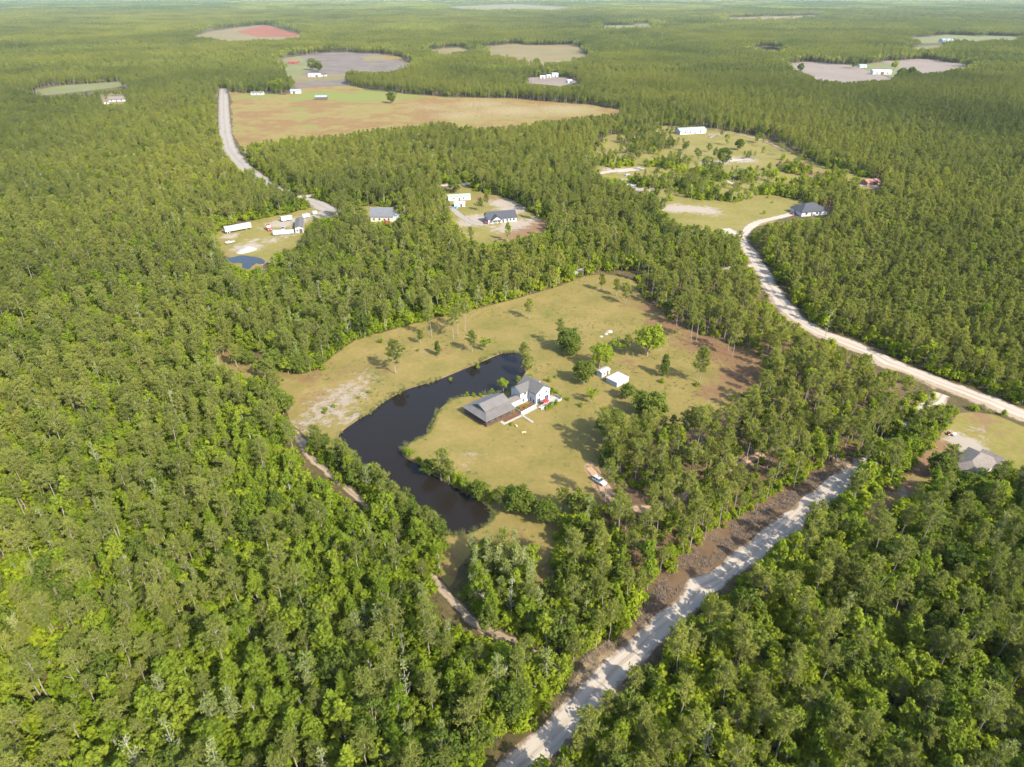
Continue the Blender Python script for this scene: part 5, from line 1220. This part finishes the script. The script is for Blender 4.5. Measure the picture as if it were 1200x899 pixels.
# small yard machines and odds and ends
p = G(1114, 510)
t = thing('garden_tractor', 'orange garden tractor parked at the hedge by white sand', 'tractor', (p.x, p.y, .04), R(-20))
MB().box(-.3, 1.1, -.35, .35, .5, 1.0).build('hood', 'orange_paint', t, .06); MB().box(-1.0, -.3, -.5, .5, .45, .75).build('fender', 'orange_paint', t, .05)
MB().box(-.8, -.35, -.25, .25, .75, .95).build('seat', 'black_paint', t); MB().cyl((-.1, 0, 1.15), (.3, 0, 1), .2, .03, 12).build('steering_wheel', 'black_paint', t)
wheels(t, (-.7,), .55, .45, .3); wheels(t, (.8,), .45, .28, .2)
p = G(1117, 510.5)
t = thing('hand_cart', 'small dark blue cart beside the orange garden tractor', 'cart', (p.x, p.y, .04), R(30))
MB().prism([(-.6, .35), (.6, .35), (.75, .85), (-.75, .85)], 'y', -.45, .45).build('tub', 'lightblue_paint', t); MB().cyl((1.05, 0, .8), (1, 0, .3), .03, .8, 6).build('handle', 'steel', t); wheels(t, (0,), .5, .25, .1)
p = G(1119, 531)
t = thing('boat_cover', 'small white skiff lying under the yard tree', 'boat', (p.x, p.y, .05), R(-40))
MB().add([(-1.3, -.5, 0), (-1.3, .5, 0), (.6, .55, 0), (1.7, 0, .1), (.6, -.55, 0), (-1.3, -.7, .5), (-1.3, .7, .5), (.6, .7, .5), (1.9, 0, .6), (.6, -.7, .5)],
         [(0, 4, 3, 2, 1), (0, 1, 6, 5), (1, 2, 7, 6), (2, 3, 8, 7), (3, 4, 9, 8), (4, 0, 5, 9)]).build('hull', 'white_metal', t)
MB().box(-.7, -.4, -.62, .62, .36, .42).build('thwart', 'tan_wood', t); MB().box(.3, .6, -.62, .62, .36, .42).build('thwart', 'tan_wood', t)
p = G(978.5, 541)
t = thing('sign_board', 'pale panel board standing at the bend of the gravel road', 'sign', (p.x, p.y, 0), R(70))
MB().box(-1.2, 1.2, -.05, .05, .8, 2.3).build('panel', 'blue_metal', t)
for x in (-1.0, 1.0): MB().box(x - .06, x + .06, .05, .15, 0, 2.3).build('post', 'brown_wood', t)
p = G(614, 507.5)
t = thing('log_bench', 'pale timber bench lying on the lawn below the walkway', 'bench', (p.x, p.y, .03), R(10))
MB().box(-.75, .75, -.3, .3, .32, .42).build('seat', 'tan_wood', t)
for x in (-.55, .55): MB().box(x - .1, x + .1, -.25, .25, 0, .32).build('leg', 'tan_wood', t)
p = G(605, 499.5)
t = thing('firewood_stack', 'small tan wood stack near the young shrub on the lawn', 'wood stack', (p.x, p.y, .03), R(120))
for k in range(6): MB().cyl((0, (k % 3 - 1) * .22, .12 + .2 * (k // 3)), (1, 0, 0), .11, 1.1, 8).build('log', 'tan_wood', t)
for k, (a, b_, r_) in enumerate(((714, 389, 1.6), (710, 391.5, 1.0), (704.5, 394.5, .9))):
    p = G(a, b_)
    t = thing('sand_pile', ('largest pale sand pile on the open lawn', 'middle pale sand pile on the open lawn', 'smallest pale sand pile beside the dark tree cluster')[k], 'sand pile', (p.x, p.y, .02))
    V = [(0, 0, r_ * .55)] + [(r_ * q * math.cos(a_) * (1 + .15 * math.sin(3 * a_ + k)), r_ * q * math.sin(a_), z_) for q, z_ in ((.5, r_ * .35), (1.0, -.02)) for a_ in np.linspace(0, 6.283, 13)[:-1]]
    F = [(0, 1 + i, 1 + (i + 1) % 12) for i in range(12)] + [(1 + i, 13 + i, 13 + (i + 1) % 12, 1 + (i + 1) % 12) for i in range(12)]
    meshobj('heap', V, F, 'sand', t, smooth=True)
for k, (a, b_, r_) in enumerate(((290, 293, 5), (284, 295, 4), (322, 306, 3.5))):
    p = G(a, b_)
    t = thing('sand_pile', ('big white sand pile on the bank of the yard pond', 'lower white sand pile next to the big yard pile', 'white sand heap at the end of the yard pond')[k], 'sand pile', (p.x, p.y, .02))
    V = [(0, 0, r_ * .42)] + [(r_ * q * math.cos(a_) * (1 + .15 * math.sin(3 * a_ + k)), r_ * q * math.sin(a_), z_) for q, z_ in ((.5, r_ * .28), (1.0, -.02)) for a_ in np.linspace(0, 6.283, 13)[:-1]]
    F = [(0, 1 + i, 1 + (i + 1) % 12) for i in range(12)] + [(1 + i, 13 + i, 13 + (i + 1) % 12, 1 + (i + 1) % 12) for i in range(12)]
    meshobj('heap', V, F, 'sand', t, smooth=True)
p = G(269, 286)
t = thing('yard_boat', 'small white boat on a trailer beside the yard pond', 'boat', (p.x, p.y, .05), R(30))
MB().add([(-2, -.7, .6), (-2, .7, .6), (1, .8, .6), (3, 0, .8), (1, -.8, .6), (-2, -.95, 1.3), (-2, .95, 1.3), (1, 1.0, 1.3), (3.3, 0, 1.5), (1, -1.0, 1.3)],
         [(0, 4, 3, 2, 1), (0, 1, 6, 5), (1, 2, 7, 6), (2, 3, 8, 7), (3, 4, 9, 8), (4, 0, 5, 9)]).build('hull', 'white_metal', t)
MB().box(-.5, .3, -.5, .5, 1.0, 1.9).build('console', 'grey_paint', t); wheels(t, (-.6,), .8, .32, .2)
# concrete pads of the building site on the homestead lawn
for k, (a, b_, L, W_) in enumerate(((746, 217, 18, 11), (740, 212, 9, 7))):
    p = G(a, b_); t = thing('house_foundation', ('large pale concrete foundation slab on the homestead lawn', 'smaller pale slab behind the large foundation')[k], 'foundation', (p.x, p.y, 0), R(-30))
    MB().box(-L / 2, L / 2, -W_ / 2, W_ / 2, 0, .35).build('slab', 'concrete', t)
    for q in range(4): MB().box(-L / 2 + 1 + q * L / 4.5, -L / 2 + 2.2 + q * L / 4.5, -W_ / 2 + 1, -W_ / 2 + 2, .35, .9 + .2 * q).build('block_stack', 'grey_wall', t)
p = G(965, 239.5); t = thing('orange_digger', 'orange digger parked behind the black-roofed house', 'digger', (p.x, p.y, 0), R(10))
MB().box(-1.6, 1.6, -1.1, 1.1, .8, 1.7).build('body', 'orange_paint', t, .08); MB().box(-.2, 1.0, -.2, .9, 1.7, 2.7).build('cab', 'glass', t)
for s in (-1, 1): MB().box(-2.0, 2.0, s * 1.1 - .3, s * 1.1 + .3, .05, .8).build('track', 'tyre', t, .12)
MB().prism([(1.5, 1.4), (3.6, 3.2), (5.4, 1.0), (5.2, .9), (3.6, 2.8), (1.5, 1.0)], 'y', -.6, -.3).build('boom', 'orange_paint', t); MB().prism([(5.0, .2), (5.6, 1.1), (5.9, .3)], 'y', -.9, 0).build('bucket', 'steel', t)

# ------------------------------------------------------------------ trees that stand alone
for k in range(2): add_proto('round_oak', *broad((11, 9.5)[k], (4.6, 4.2)[k], .60, .36, 62, 44, .36, .3, 9), 'brown_bark', 'bright_leaves', (11, 9.5)[k], 4.5)
for k in range(2): add_proto('shade_oak', *broad((10, 9)[k], (4.6, 4.0)[k], .56, .42, 60, 44, .36, .3, 9), 'brown_bark', 'dark_leaves', (10, 9)[k], 4.4)
add_proto('cedar', *broad(10, 2.4, .48, .46, 46, 34, .28, .16, 5, .9, .75), 'brown_bark', 'dark_leaves', 10, 2.4)
add_proto('open_pine', *pine(13, 3.4, .38, 26, 10, 10, .62, .15, .2), 'pine_bark', 'pine_needles', 13, 3.4)
add_proto('open_pine', *pine(10, 2.2, .35, 22, 8, 10, .58, .15, .15), 'pine_bark', 'pine_needles', 10, 2.2)
add_proto('sapling', *broad(5, 1.7, .6, .38, 22, 30, .22, .07, 5), 'grey_bark', 'bright_leaves', 5, 1.7)
LONE = [  # kind, variant, base pixel, height m, label
    ('open_pine', 0, 464, 438, 14, 'wide lone pine on the sandy bank across the pond'), ('open_pine', 1, 493, 403, 6.5, 'small pale pine on the far pond bank near brown earth'),
    ('cedar', 0, 513, 417, 8, 'bushy cone-shaped tree on the far pond bank'), ('sapling', 0, 568, 411, 6.5, 'round light-green tree above the far pond tip'), ('open_pine', 1, 553, 413, 10, 'narrow pine beside the orange earth patch above the pond'),
    ('pine', 0, 537, 393, 15, 'tall pine at the inner corner of the far wood edge'), ('pine', 2, 531, 397, 14, 'leaning tall pine just inside the lawn by the far wood edge'), ('pine', 4, 545, 389, 15, 'thick-crowned tall pine where the far wood juts into the lawn'), ('pine', 1, 506, 396, 15, 'tall thin pine in front of the far wood edge'),
    ('open_pine', 1, 620, 374, 10, 'lone small pine in the middle of the upper lawn'), ('open_pine', 1, 614, 427, 9.5, 'slim pine at the round tip of the pond'), ('open_pine', 1, 618, 442, 10, 'bushy pine behind the farmhouse roof at the pond shore'), ('sapling', 0, 590, 459, 6, 'small light-green tree between pavilion and farmhouse at the pond'),
    ('pine', 0, 655, 407, 13, 'pine rising behind the dark tree cluster on the lawn'), ('shade_oak', 1, 664, 413, 11, 'dark leafy oak in the tree cluster on the lawn'), ('shade_oak', 0, 671, 417, 8, 'smaller dark oak leaning out of the lawn cluster'),
    ('round_oak', 0, 702, 432, 11.5, 'bright green domed oak over the small white shed'), ('shade_oak', 1, 684, 450, 9.5, 'grey-green oak between farmhouse and small white shed'), ('sapling', 0, 721, 414, 8, 'light airy tree in the row above the sheds'), ('open_pine', 1, 734, 417, 9.5, 'small pine in the row above the sheds'),
    ('round_oak', 1, 758, 417, 14, 'tallest bright green oak on the open lawn'), ('cedar', 0, 778, 441, 11.5, 'bushy cedar alone on the lawn below the tall oak'), ('open_pine', 1, 819, 449, 15, 'narrow tall pine with leafy base alone on the lawn'), ('sapling', 0, 692, 472, 6.5, 'small yellow-green tree on the lawn beside the farmhouse'),
    ('shade_oak', 0, 752, 487, 9.5, 'wide dark oak at the lower lawn edge'), ('shade_oak', 1, 734, 468, 6.5, 'smaller dark oak at the lower lawn edge'), ('shade_oak', 1, 768, 490, 10, 'dark oak merging into the pines at the lower lawn edge'),
    ('open_pine', 0, 517, 562, 11.5, 'broad pine leaning over the inner pond shore'), ('shade_oak', 1, 561, 586, 6.5, 'bushy oak on the inner pond shore'), ('shade_oak', 0, 607, 600, 9, 'round dark oak at the lower end of the pond'), ('sapling', 0, 545, 575, 5, 'small green tree between shore pine and shore oak'), ('open_pine', 1, 586, 597, 8, 'small pine at the lower pond shore'),
    ('pine', 1, 809, 402, 16, 'front pine of the pair at the brown lawn edge'), ('pine', 3, 816, 399, 16, 'rear pine of the pair at the brown lawn edge'), ('pine', 5, 793, 382, 14, 'single pine on the shadowed upper lawn edge'), ('pine', 2, 858, 418, 15, 'pine standing on the bare sandy lawn edge'), ('pine', 0, 853, 411, 14, 'pine behind the sandy lawn edge pine'),
    ('open_pine', 1, 705, 341, 9, 'young pine on the top edge of the lawn'), ('open_pine', 1, 733, 357, 11, 'pine on the bare round patch of the upper lawn'), ('open_pine', 1, 722, 347, 9, 'thin pine near the top corner of the lawn'),
    ('shade_oak', 1, 719, 548, 9, 'dark oak behind the parked white SUV'), ('open_pine', 0, 728, 535, 15, 'tall pine at the drive end throwing shade on the lawn'), ('pine', 4, 706, 525, 16, 'tall pine at the lawn corner throwing shade toward the house'), ('shade_oak', 0, 715, 512, 11, 'spreading oak at the lawn corner above the drive'),
    ('open_pine', 0, 660, 600, 9, 'low pine below the sandy drive corner'), ('shade_oak', 1, 640, 612, 8, 'oak at the lawn bottom above the pocket clearing'), ('shade_oak', 1, 678, 606, 9, 'oak below the sandy drive end'),
    ('shade_oak', 1, 534, 226, 12, 'big dark oak behind the white mobile home'), ('open_pine', 1, 563, 247, 9, 'pine in front of the new house lawn'), ('open_pine', 1, 570, 243, 10, 'taller pine beside the new house lawn pine'), ('bright', 2, 595, 283, 12, 'light tree at the front of the new house clearing'), ('open_pine', 1, 552, 283, 9, 'small pine by the drive of the new house'), ('bright', 4, 629, 258, 14, 'tall light tree at the sandy edge of the new house yard'),
    ('open_pine', 0, 764, 229, 15, 'broad pine beside the pale foundation slab'), ('open_pine', 0, 781, 237, 15, 'broad-topped pine on the homestead meadow edge'), ('pale', 3, 859, 216, 16, 'pale grey bare-looking tree by the homestead lane'), ('shade_oak', 0, 848, 193, 14, 'dark spreading oak over the upper homestead lane'),
    ('shade_oak', 1, 866, 176, 10, 'round tree on the upper homestead lawn'), ('bright', 0, 851, 170, 11, 'young tree on the upper homestead lawn'), ('shade_oak', 0, 629, 80, 18, 'big round dark oak alone at the middle tan field'), ('shade_oak', 0, 459, 121, 15, 'lone tree on the broad field by the dry pond'),
    ('round_oak', 0, 328, 108, 19, 'large light-green tree at the back of the broad field'), ('round_oak', 1, 318, 107, 15, 'second light-green tree over the low white house'), ('shade_oak', 0, 366, 82, 20, 'tree clump on the cleared land'), ('shade_oak', 1, 374, 84, 18, 'dark tree next to the clump on the cleared land'), ('shade_oak', 0, 412, 98, 19, 'big tree at the wood corner by the cleared land'),
    ('shade_oak', 0, 1055, 95, 20, 'dark oak at the corner of the bare field'), ('shade_oak', 0, 1066, 95, 21, 'tall dark oak between the two bare fields'), ('shade_oak', 1, 938, 84, 14, 'round bush tree on the rim of the bare field'), ('shade_oak', 0, 1000, 80, 16, 'round tree by the small white farmhouse'), ('round_oak', 0, 1048, 82, 16, 'light tree behind the long white farm building'),
    ('shade_oak', 1, 1095, 560, 9, 'spreading dark oak in the brown corner of the grassy yard'), ('open_pine', 0, 1108, 557, 11, 'pine close to the bungalow in the grassy yard')]
cnt = {}
for kn, v, a, b_, h, lb in LONE:
    p = G(a, b_); base = PROTO[kn][v][2]
    nm = {'open_pine': 'pine_tree', 'pine': 'pine_tree', 'cedar': 'cedar_tree', 'sapling': 'young_tree', 'pale': 'cypress_tree', 'bright': 'broadleaf_tree'}.get(kn, 'oak_tree')
    plant_tree(nm, lb, kn, v, p.x, p.y, rng.uniform(0, 6.28), h / base, None, 1.0 if kn != 'sapling' else 1.15)
# the row between the dirt track and the pond
rowlab = 'tree in the row between the dirt track and the pond'
for k in range(22):
    f = k / 21; P0 = G(368 + 142 * f, 524 + 110 * f ** 1.05)
    P0 += Vector((rng.uniform(-2.5, 2.5), rng.uniform(-2.5, 1.0), 0))
    kn, v, h = (('open_pine', 0, 9.5), ('shade_oak', 1, 7.5), ('open_pine', 1, 10), ('dark', 1, 8.5))[k % 4]
    nm = 'pine_tree' if 'pine' in kn else 'oak_tree'
    lb = ('pine ' if 'pine' in kn else 'dark oak ') + rowlab
    plant_tree(nm, lb, kn, v, P0.x, P0.y, rng.uniform(0, 6.28), h * rng.uniform(.85, 1.15) / PROTO[kn][v][2], lb)
# the pale grove in the pocket below the pond
for k in range(30):
    a, b_ = 558 + (k % 5) * 15 + rng.uniform(-5, 5), 664 + (k // 5) * 10 + rng.uniform(-4, 4)
    p = G(a, b_); kn = ('pale', 'pale', 'pale', 'pale', 'bright', 'pale')[k % 6]; v = (0, 1, 3)[k % 3]
    lb = ('pale leafless-looking tree' if kn == 'pale' else 'light green tree') + ' in the grove below the pond'
    plant_tree('cypress_tree' if kn == 'pale' else 'broadleaf_tree', lb, kn, v, p.x, p.y, rng.uniform(0, 6.28), rng.uniform(.8, 1.05), lb)
# clump trees of the finger of meadow at the far wood
for k, (a, b_, kn, v, h) in enumerate(((322, 434, 'shade_oak', 1, 9), (338, 437, 'round_oak', 1, 7.5), (352, 437, 'shade_oak', 0, 8), (345, 428, 'pine', 0, 14), (333, 425, 'pine', 3, 14), (375, 431, 'shade_oak', 1, 5.5), (360, 425, 'pine', 5, 13), (302, 440, 'sapling', 0, 6.5),
                                       (285, 425, 'shade_oak', 1, 7), (271, 415, 'open_pine', 1, 11), (293, 428, 'shade_oak', 1, 6), (263, 418, 'open_pine', 1, 9), (278, 430, 'open_pine', 1, 10), (318, 452, 'open_pine', 1, 11), (326, 468, 'open_pine', 0, 11), (332, 485, 'shade_oak', 1, 9), (322, 475, 'dark', 1, 10))):
    p = G(a, b_); nm = {'open_pine': 'pine_tree', 'pine': 'pine_tree', 'sapling': 'young_tree'}.get(kn, 'oak_tree')
    lb = {'pine_tree': 'pine', 'young_tree': 'small light tree', 'oak_tree': 'leafy oak'}[nm] + ' on the brown edge of the meadow by the dense forest'
    plant_tree(nm, lb, kn, v, p.x, p.y, rng.uniform(0, 6.28), h / PROTO[kn][v][2], lb)
# garden shrubs
for a, b_, s_, lb in ((643, 447.5, .8, 'round clipped shrub on the lawn behind the farmhouse'), (651, 442.5, .45, 'tiny shrub on the lawn behind the round clipped shrub'), (647.5, 460, .8, 'dark shrub at the farmhouse corner'), (652, 461.5, .6, 'second shrub at the farmhouse corner'), (657.5, 465.5, .55, 'shrub near the patio fence corner'),
                      (665.5, 469.5, .5, 'low shrub on the lawn past the patio'), (680.5, 477, .6, 'low shrub below the yellow-green lawn tree'), (640.5, 480, .75, 'leafy flower bush below the patio fence'), (645.5, 478, .9, 'tallest flower bush below the patio fence'), (652, 474.5, .8, 'flower bush at the patio fence end'),
                      (600, 498.5, .6, 'young shrub beside the white walkway'), (621, 443, 1.0, 'bright lime bush behind the farmhouse on the shore'), (392, 478, .6, 'small pine-green shrub on the white sand'), (380, 484, .7, 'scrubby shrub at the edge of the white sand'), (383, 481, .5, 'smaller scrub on the white sand edge'), (420, 467, .4, 'tiny shrub on the sandy bank above the pond'),
                      (432, 461, .5, 'shrub on the grassy bank above the pond'), (547, 464, .6, 'waterside bush behind the pavilion'), (555, 465, .6, 'second waterside bush behind the pavilion'), (563, 465, .5, 'waterside bush close to the pavilion corner'), (577, 460.5, .7, 'bush at the water between pavilion and house'), (607, 447, .7, 'light bush on the shore behind the farmhouse wing'),
                      (609, 479.5, .4, 'flowering plant in the courtyard garden'), (616, 478.5, .45, 'leafy plant in the courtyard garden by the wing'), (447, 402, .8, 'round bush at the far wood edge'), (490, 412, .5, 'low scrub on the far bank near the small pale pine'), (378, 433, 1.0, 'broad lime bush at the meadow edge'), (560, 432, .6, 'reedy bush on the far shore'), (528, 445, .6, 'bush on the far shore opposite the house'),
                      (775, 448, .9, 'bush at the foot of the lone cedar'), (817, 452, .9, 'leafy bush at the foot of the narrow tall pine'), (900, 232, .7, 'small shrub on the homestead meadow'), (905, 238, .6, 'lone little shrub on the homestead meadow'), (896, 251, .9, 'bush beside the white driveway')):
    p = G(a, b_); i = rng.integers(0, 4)
    o = bpy.data.objects.new('shrub', SHRUBS[i][0]); o.location = (p.x, p.y, .02); o.rotation_euler = (0, 0, rng.uniform(0, 6.28)); o.scale = (s_, s_, s_ * 1.05); link(o); tag(o, lb, 'shrub')
lb = 'leafy bush in the hedge along the gravel road verge'
edge = resample(GA([(660, 805), (684, 764), (716, 750), (736, 724), (759, 697), (777, 676), (799, 652), (842, 620), (882, 597), (938, 566)]), 2.6, False)
for k, e in enumerate(edge):
    nx = rng.normal(0, .9, 2)
    if k % 4 == 3:
        plant_tree('broadleaf_tree', 'light green tree in the hedge along the gravel road verge', 'bright', k % 5, e[0] - 2.5 + nx[0], e[1] + 1.5 + nx[1], rng.uniform(0, 6.28), rng.uniform(.45, .75), 'trees in the verge hedge')
    i = rng.integers(0, 4); s_ = rng.uniform(.7, 1.4)
    o = bpy.data.objects.new('shrub', SHRUBS[i][0]); o.location = (e[0] - 1.2 + nx[0], e[1] + .8 + nx[1], .02); o.rotation_euler = (0, 0, rng.uniform(0, 6.28)); o.scale = (s_, s_, s_); link(o); tag(o, lb, 'shrub', 'bushes in the verge hedge')
for k in range(26):
    f = k / 25; p = G(480 + 92 * f, 539 + 53 * f); i = int(rng.integers(0, 4)); s_ = rng.uniform(.5, 1.15)
    p += Vector((rng.uniform(-.5, 2.2), rng.uniform(-.5, 2.5), 0))
    o = bpy.data.objects.new('shrub', SHRUBS[i][0]); o.location = (p.x, p.y, .02); o.rotation_euler = (0, 0, rng.uniform(0, 6.28)); o.scale = (s_,) * 3; link(o); tag(o, 'green bush on the house-side bank of the pond', 'shrub', 'bushes on the house-side bank')
for a, b_, kn, v, h_, lb in ((503, 556, 'shade_oak', 1, 5.5, 'low dark oak at the bend of the house-side bank'), (527, 566, 'open_pine', 1, 8.5, 'small pine beside the broad shore pine'), (511, 553, 'sapling', 0, 5.5, 'light sapling behind the broad shore pine'), (596, 592, 'shade_oak', 1, 6.5, 'oak bush beside the round dark oak by the pond end'), (618, 603, 'shade_oak', 1, 7.5, 'dark oak past the round oak at the pond end')):
    p = G(a, b_); plant_tree({'open_pine': 'pine_tree', 'sapling': 'young_tree'}.get(kn, 'oak_tree'), lb, kn, v, p.x, p.y, rng.uniform(0, 6.28), h_ / PROTO[kn][v][2])
# shore growth: reeds and low scrub on the bank, grass tufts over the rough ground
def tuft(n, h, sp, wd):
    g = Geo(); a = rng.uniform(0, 6.28, n); r_ = rng.uniform(0, sp, n)
    C = np.stack([np.cos(a) * r_, np.sin(a) * r_, 0 * a - .05], 1); g.blades(C, unit(n, 2.2), h, wd); return g
reed = [bpy.data.objects.new('proto_reed_%02d' % k, tuft(26, (.9, 1.2, .7)[k], .5, .07).mesh('reed', 'reed_leaves')) for k in range(3)]
RC = proto_collection('prototype_reed', reed)
P = np.concatenate([offset(pond_w, d) for d in (-.1, .3, .7, 1.1)]); P = P + rng.normal(0, .35, P.shape)
keep = (vnoise(P[:, 0], P[:, 1], 6, 61) > .33) & (rng.uniform(size=len(P)) < .8); P = P[keep]
scatter('reeds', 'tawny reeds and grass fringing the pond shore', 'reeds', RC, np.stack([P[:, 0], P[:, 1], np.full(len(P), -.25)], 1), rng.uniform(0, 6.28, len(P)), rng.uniform(.6, 1.3, len(P)), rng.integers(0, 3, len(P)))
gtuft = [bpy.data.objects.new('proto_tuft_%02d' % k, tuft(16, (.28, .4, .35)[k], .45, .06).mesh('tuft', 'reed_leaves')) for k in range(3)]
TC = proto_collection('prototype_tuft', gtuft)
lw = GA(LAWN); lo, hi = lw.min(0), lw.max(0)
q = rng.uniform(lo, hi, (15000, 2)); q = q[inpoly(q[:, 0], q[:, 1], lw) & ~inpoly(q[:, 0], q[:, 1], pond_out)]
nz = vnoise(q[:, 0], q[:, 1], 14, 71) * .6 + vnoise(q[:, 0], q[:, 1], 5, 72) * .4
px, py = PX(q[:, 0], q[:, 1], 0 * q[:, 0])
mown = inpoly(px, py, [(520, 470), (540, 466), (600, 490), (650, 462), (700, 470), (760, 470), (700, 500), (690, 545), (650, 575), (560, 545), (500, 515)])
q = q[(nz > .55) & (~mown | (rng.uniform(size=len(q)) < .12))]
scatter('grass', 'rough grass tufts across the lawn and meadow', 'grass', TC, np.stack([q[:, 0], q[:, 1], np.full(len(q), .03)], 1), rng.uniform(0, 6.28, len(q)), rng.uniform(.6, 1.4, len(q)), rng.integers(0, 3, len(q)))

fern = [bpy.data.objects.new('proto_fern_%02d' % k, tuft(18, (.6, .8, .5)[k], .8, .12).mesh('fern', ('shrub_leaves', 'reed_leaves', 'dark_leaves')[k])) for k in range(3)]
x, y = jgrid(1.7, 60, 300); x0 = x.copy()
k = vnoise(x, y, 8, 95) > .36; x, y = x[k], y[k]
k = allowed(x, y, np.full(len(x), .6), np.zeros(len(x)), .2); x, y = x[k], y[k]
px, py = PX(x, y, 0 * x); k = ~inpoly(px, py, WOODS) | (rng.uniform(size=len(x)) < .35); x, y = x[k], y[k]
scatter('ground_cover', 'ferns and weeds covering the shaded forest floor', 'ground cover', proto_collection('prototype_fern', fern), np.stack([x, y, 0 * x], 1), rng.uniform(0, 6.28, len(x)), rng.uniform(.5, 1.3, len(x)), rng.integers(0, 3, len(x)))
twig = [bpy.data.objects.new('proto_brush_%02d' % k, tuft(14, (.5, .8, .6)[k], .7, .07).mesh('brush', 'brown_bark')) for k in range(3)]
vg = GA(VERGE); lo, hi = vg.min(0), vg.max(0)
q = rng.uniform(lo, hi, (30000, 2)); q = q[inpoly(q[:, 0], q[:, 1], vg)]
d = np.full(len(q), 1e9)
for c_ in np.concatenate([ROADS[0][0], ROADS[1][0]]): d = np.minimum(d, (q[:, 0] - c_[0]) ** 2 + (q[:, 1] - c_[1]) ** 2)
q = q[(d > 3.3 ** 2) & (vnoise(q[:, 0], q[:, 1], 6, 81) > .33)]
scatter('brush', 'dry brush and twigs littering the gravel road verge', 'brush', proto_collection('prototype_brush', twig), np.stack([q[:, 0], q[:, 1], np.full(len(q), .04)], 1), rng.uniform(0, 6.28, len(q)), rng.uniform(.5, 1.2, len(q)), rng.integers(0, 3, len(q)))

# ------------------------------------------------------------------ the air
m = bpy.data.materials.new('haze'); m.use_nodes = True; nt = m.node_tree; nt.nodes.clear()
out = nt.nodes.new('ShaderNodeOutputMaterial'); pv = nt.nodes.new('ShaderNodeVolumePrincipled')
pv.inputs['Color'].default_value = (0.66, 0.82, 1.0, 1); pv.inputs['Density'].default_value = 0.000019; pv.inputs['Anisotropy'].default_value = 0.0
nt.links.new(pv.outputs[0], out.inputs['Volume']); MATS['haze'] = m
o = MB().box(-16500, 16500, -1200, 26500, -3.0, CAM_H + 6).build('haze', 'haze')
o['kind'] = 'stuff'; o['label'] = 'pale blue summer haze over the far forest'; o['category'] = 'haze'
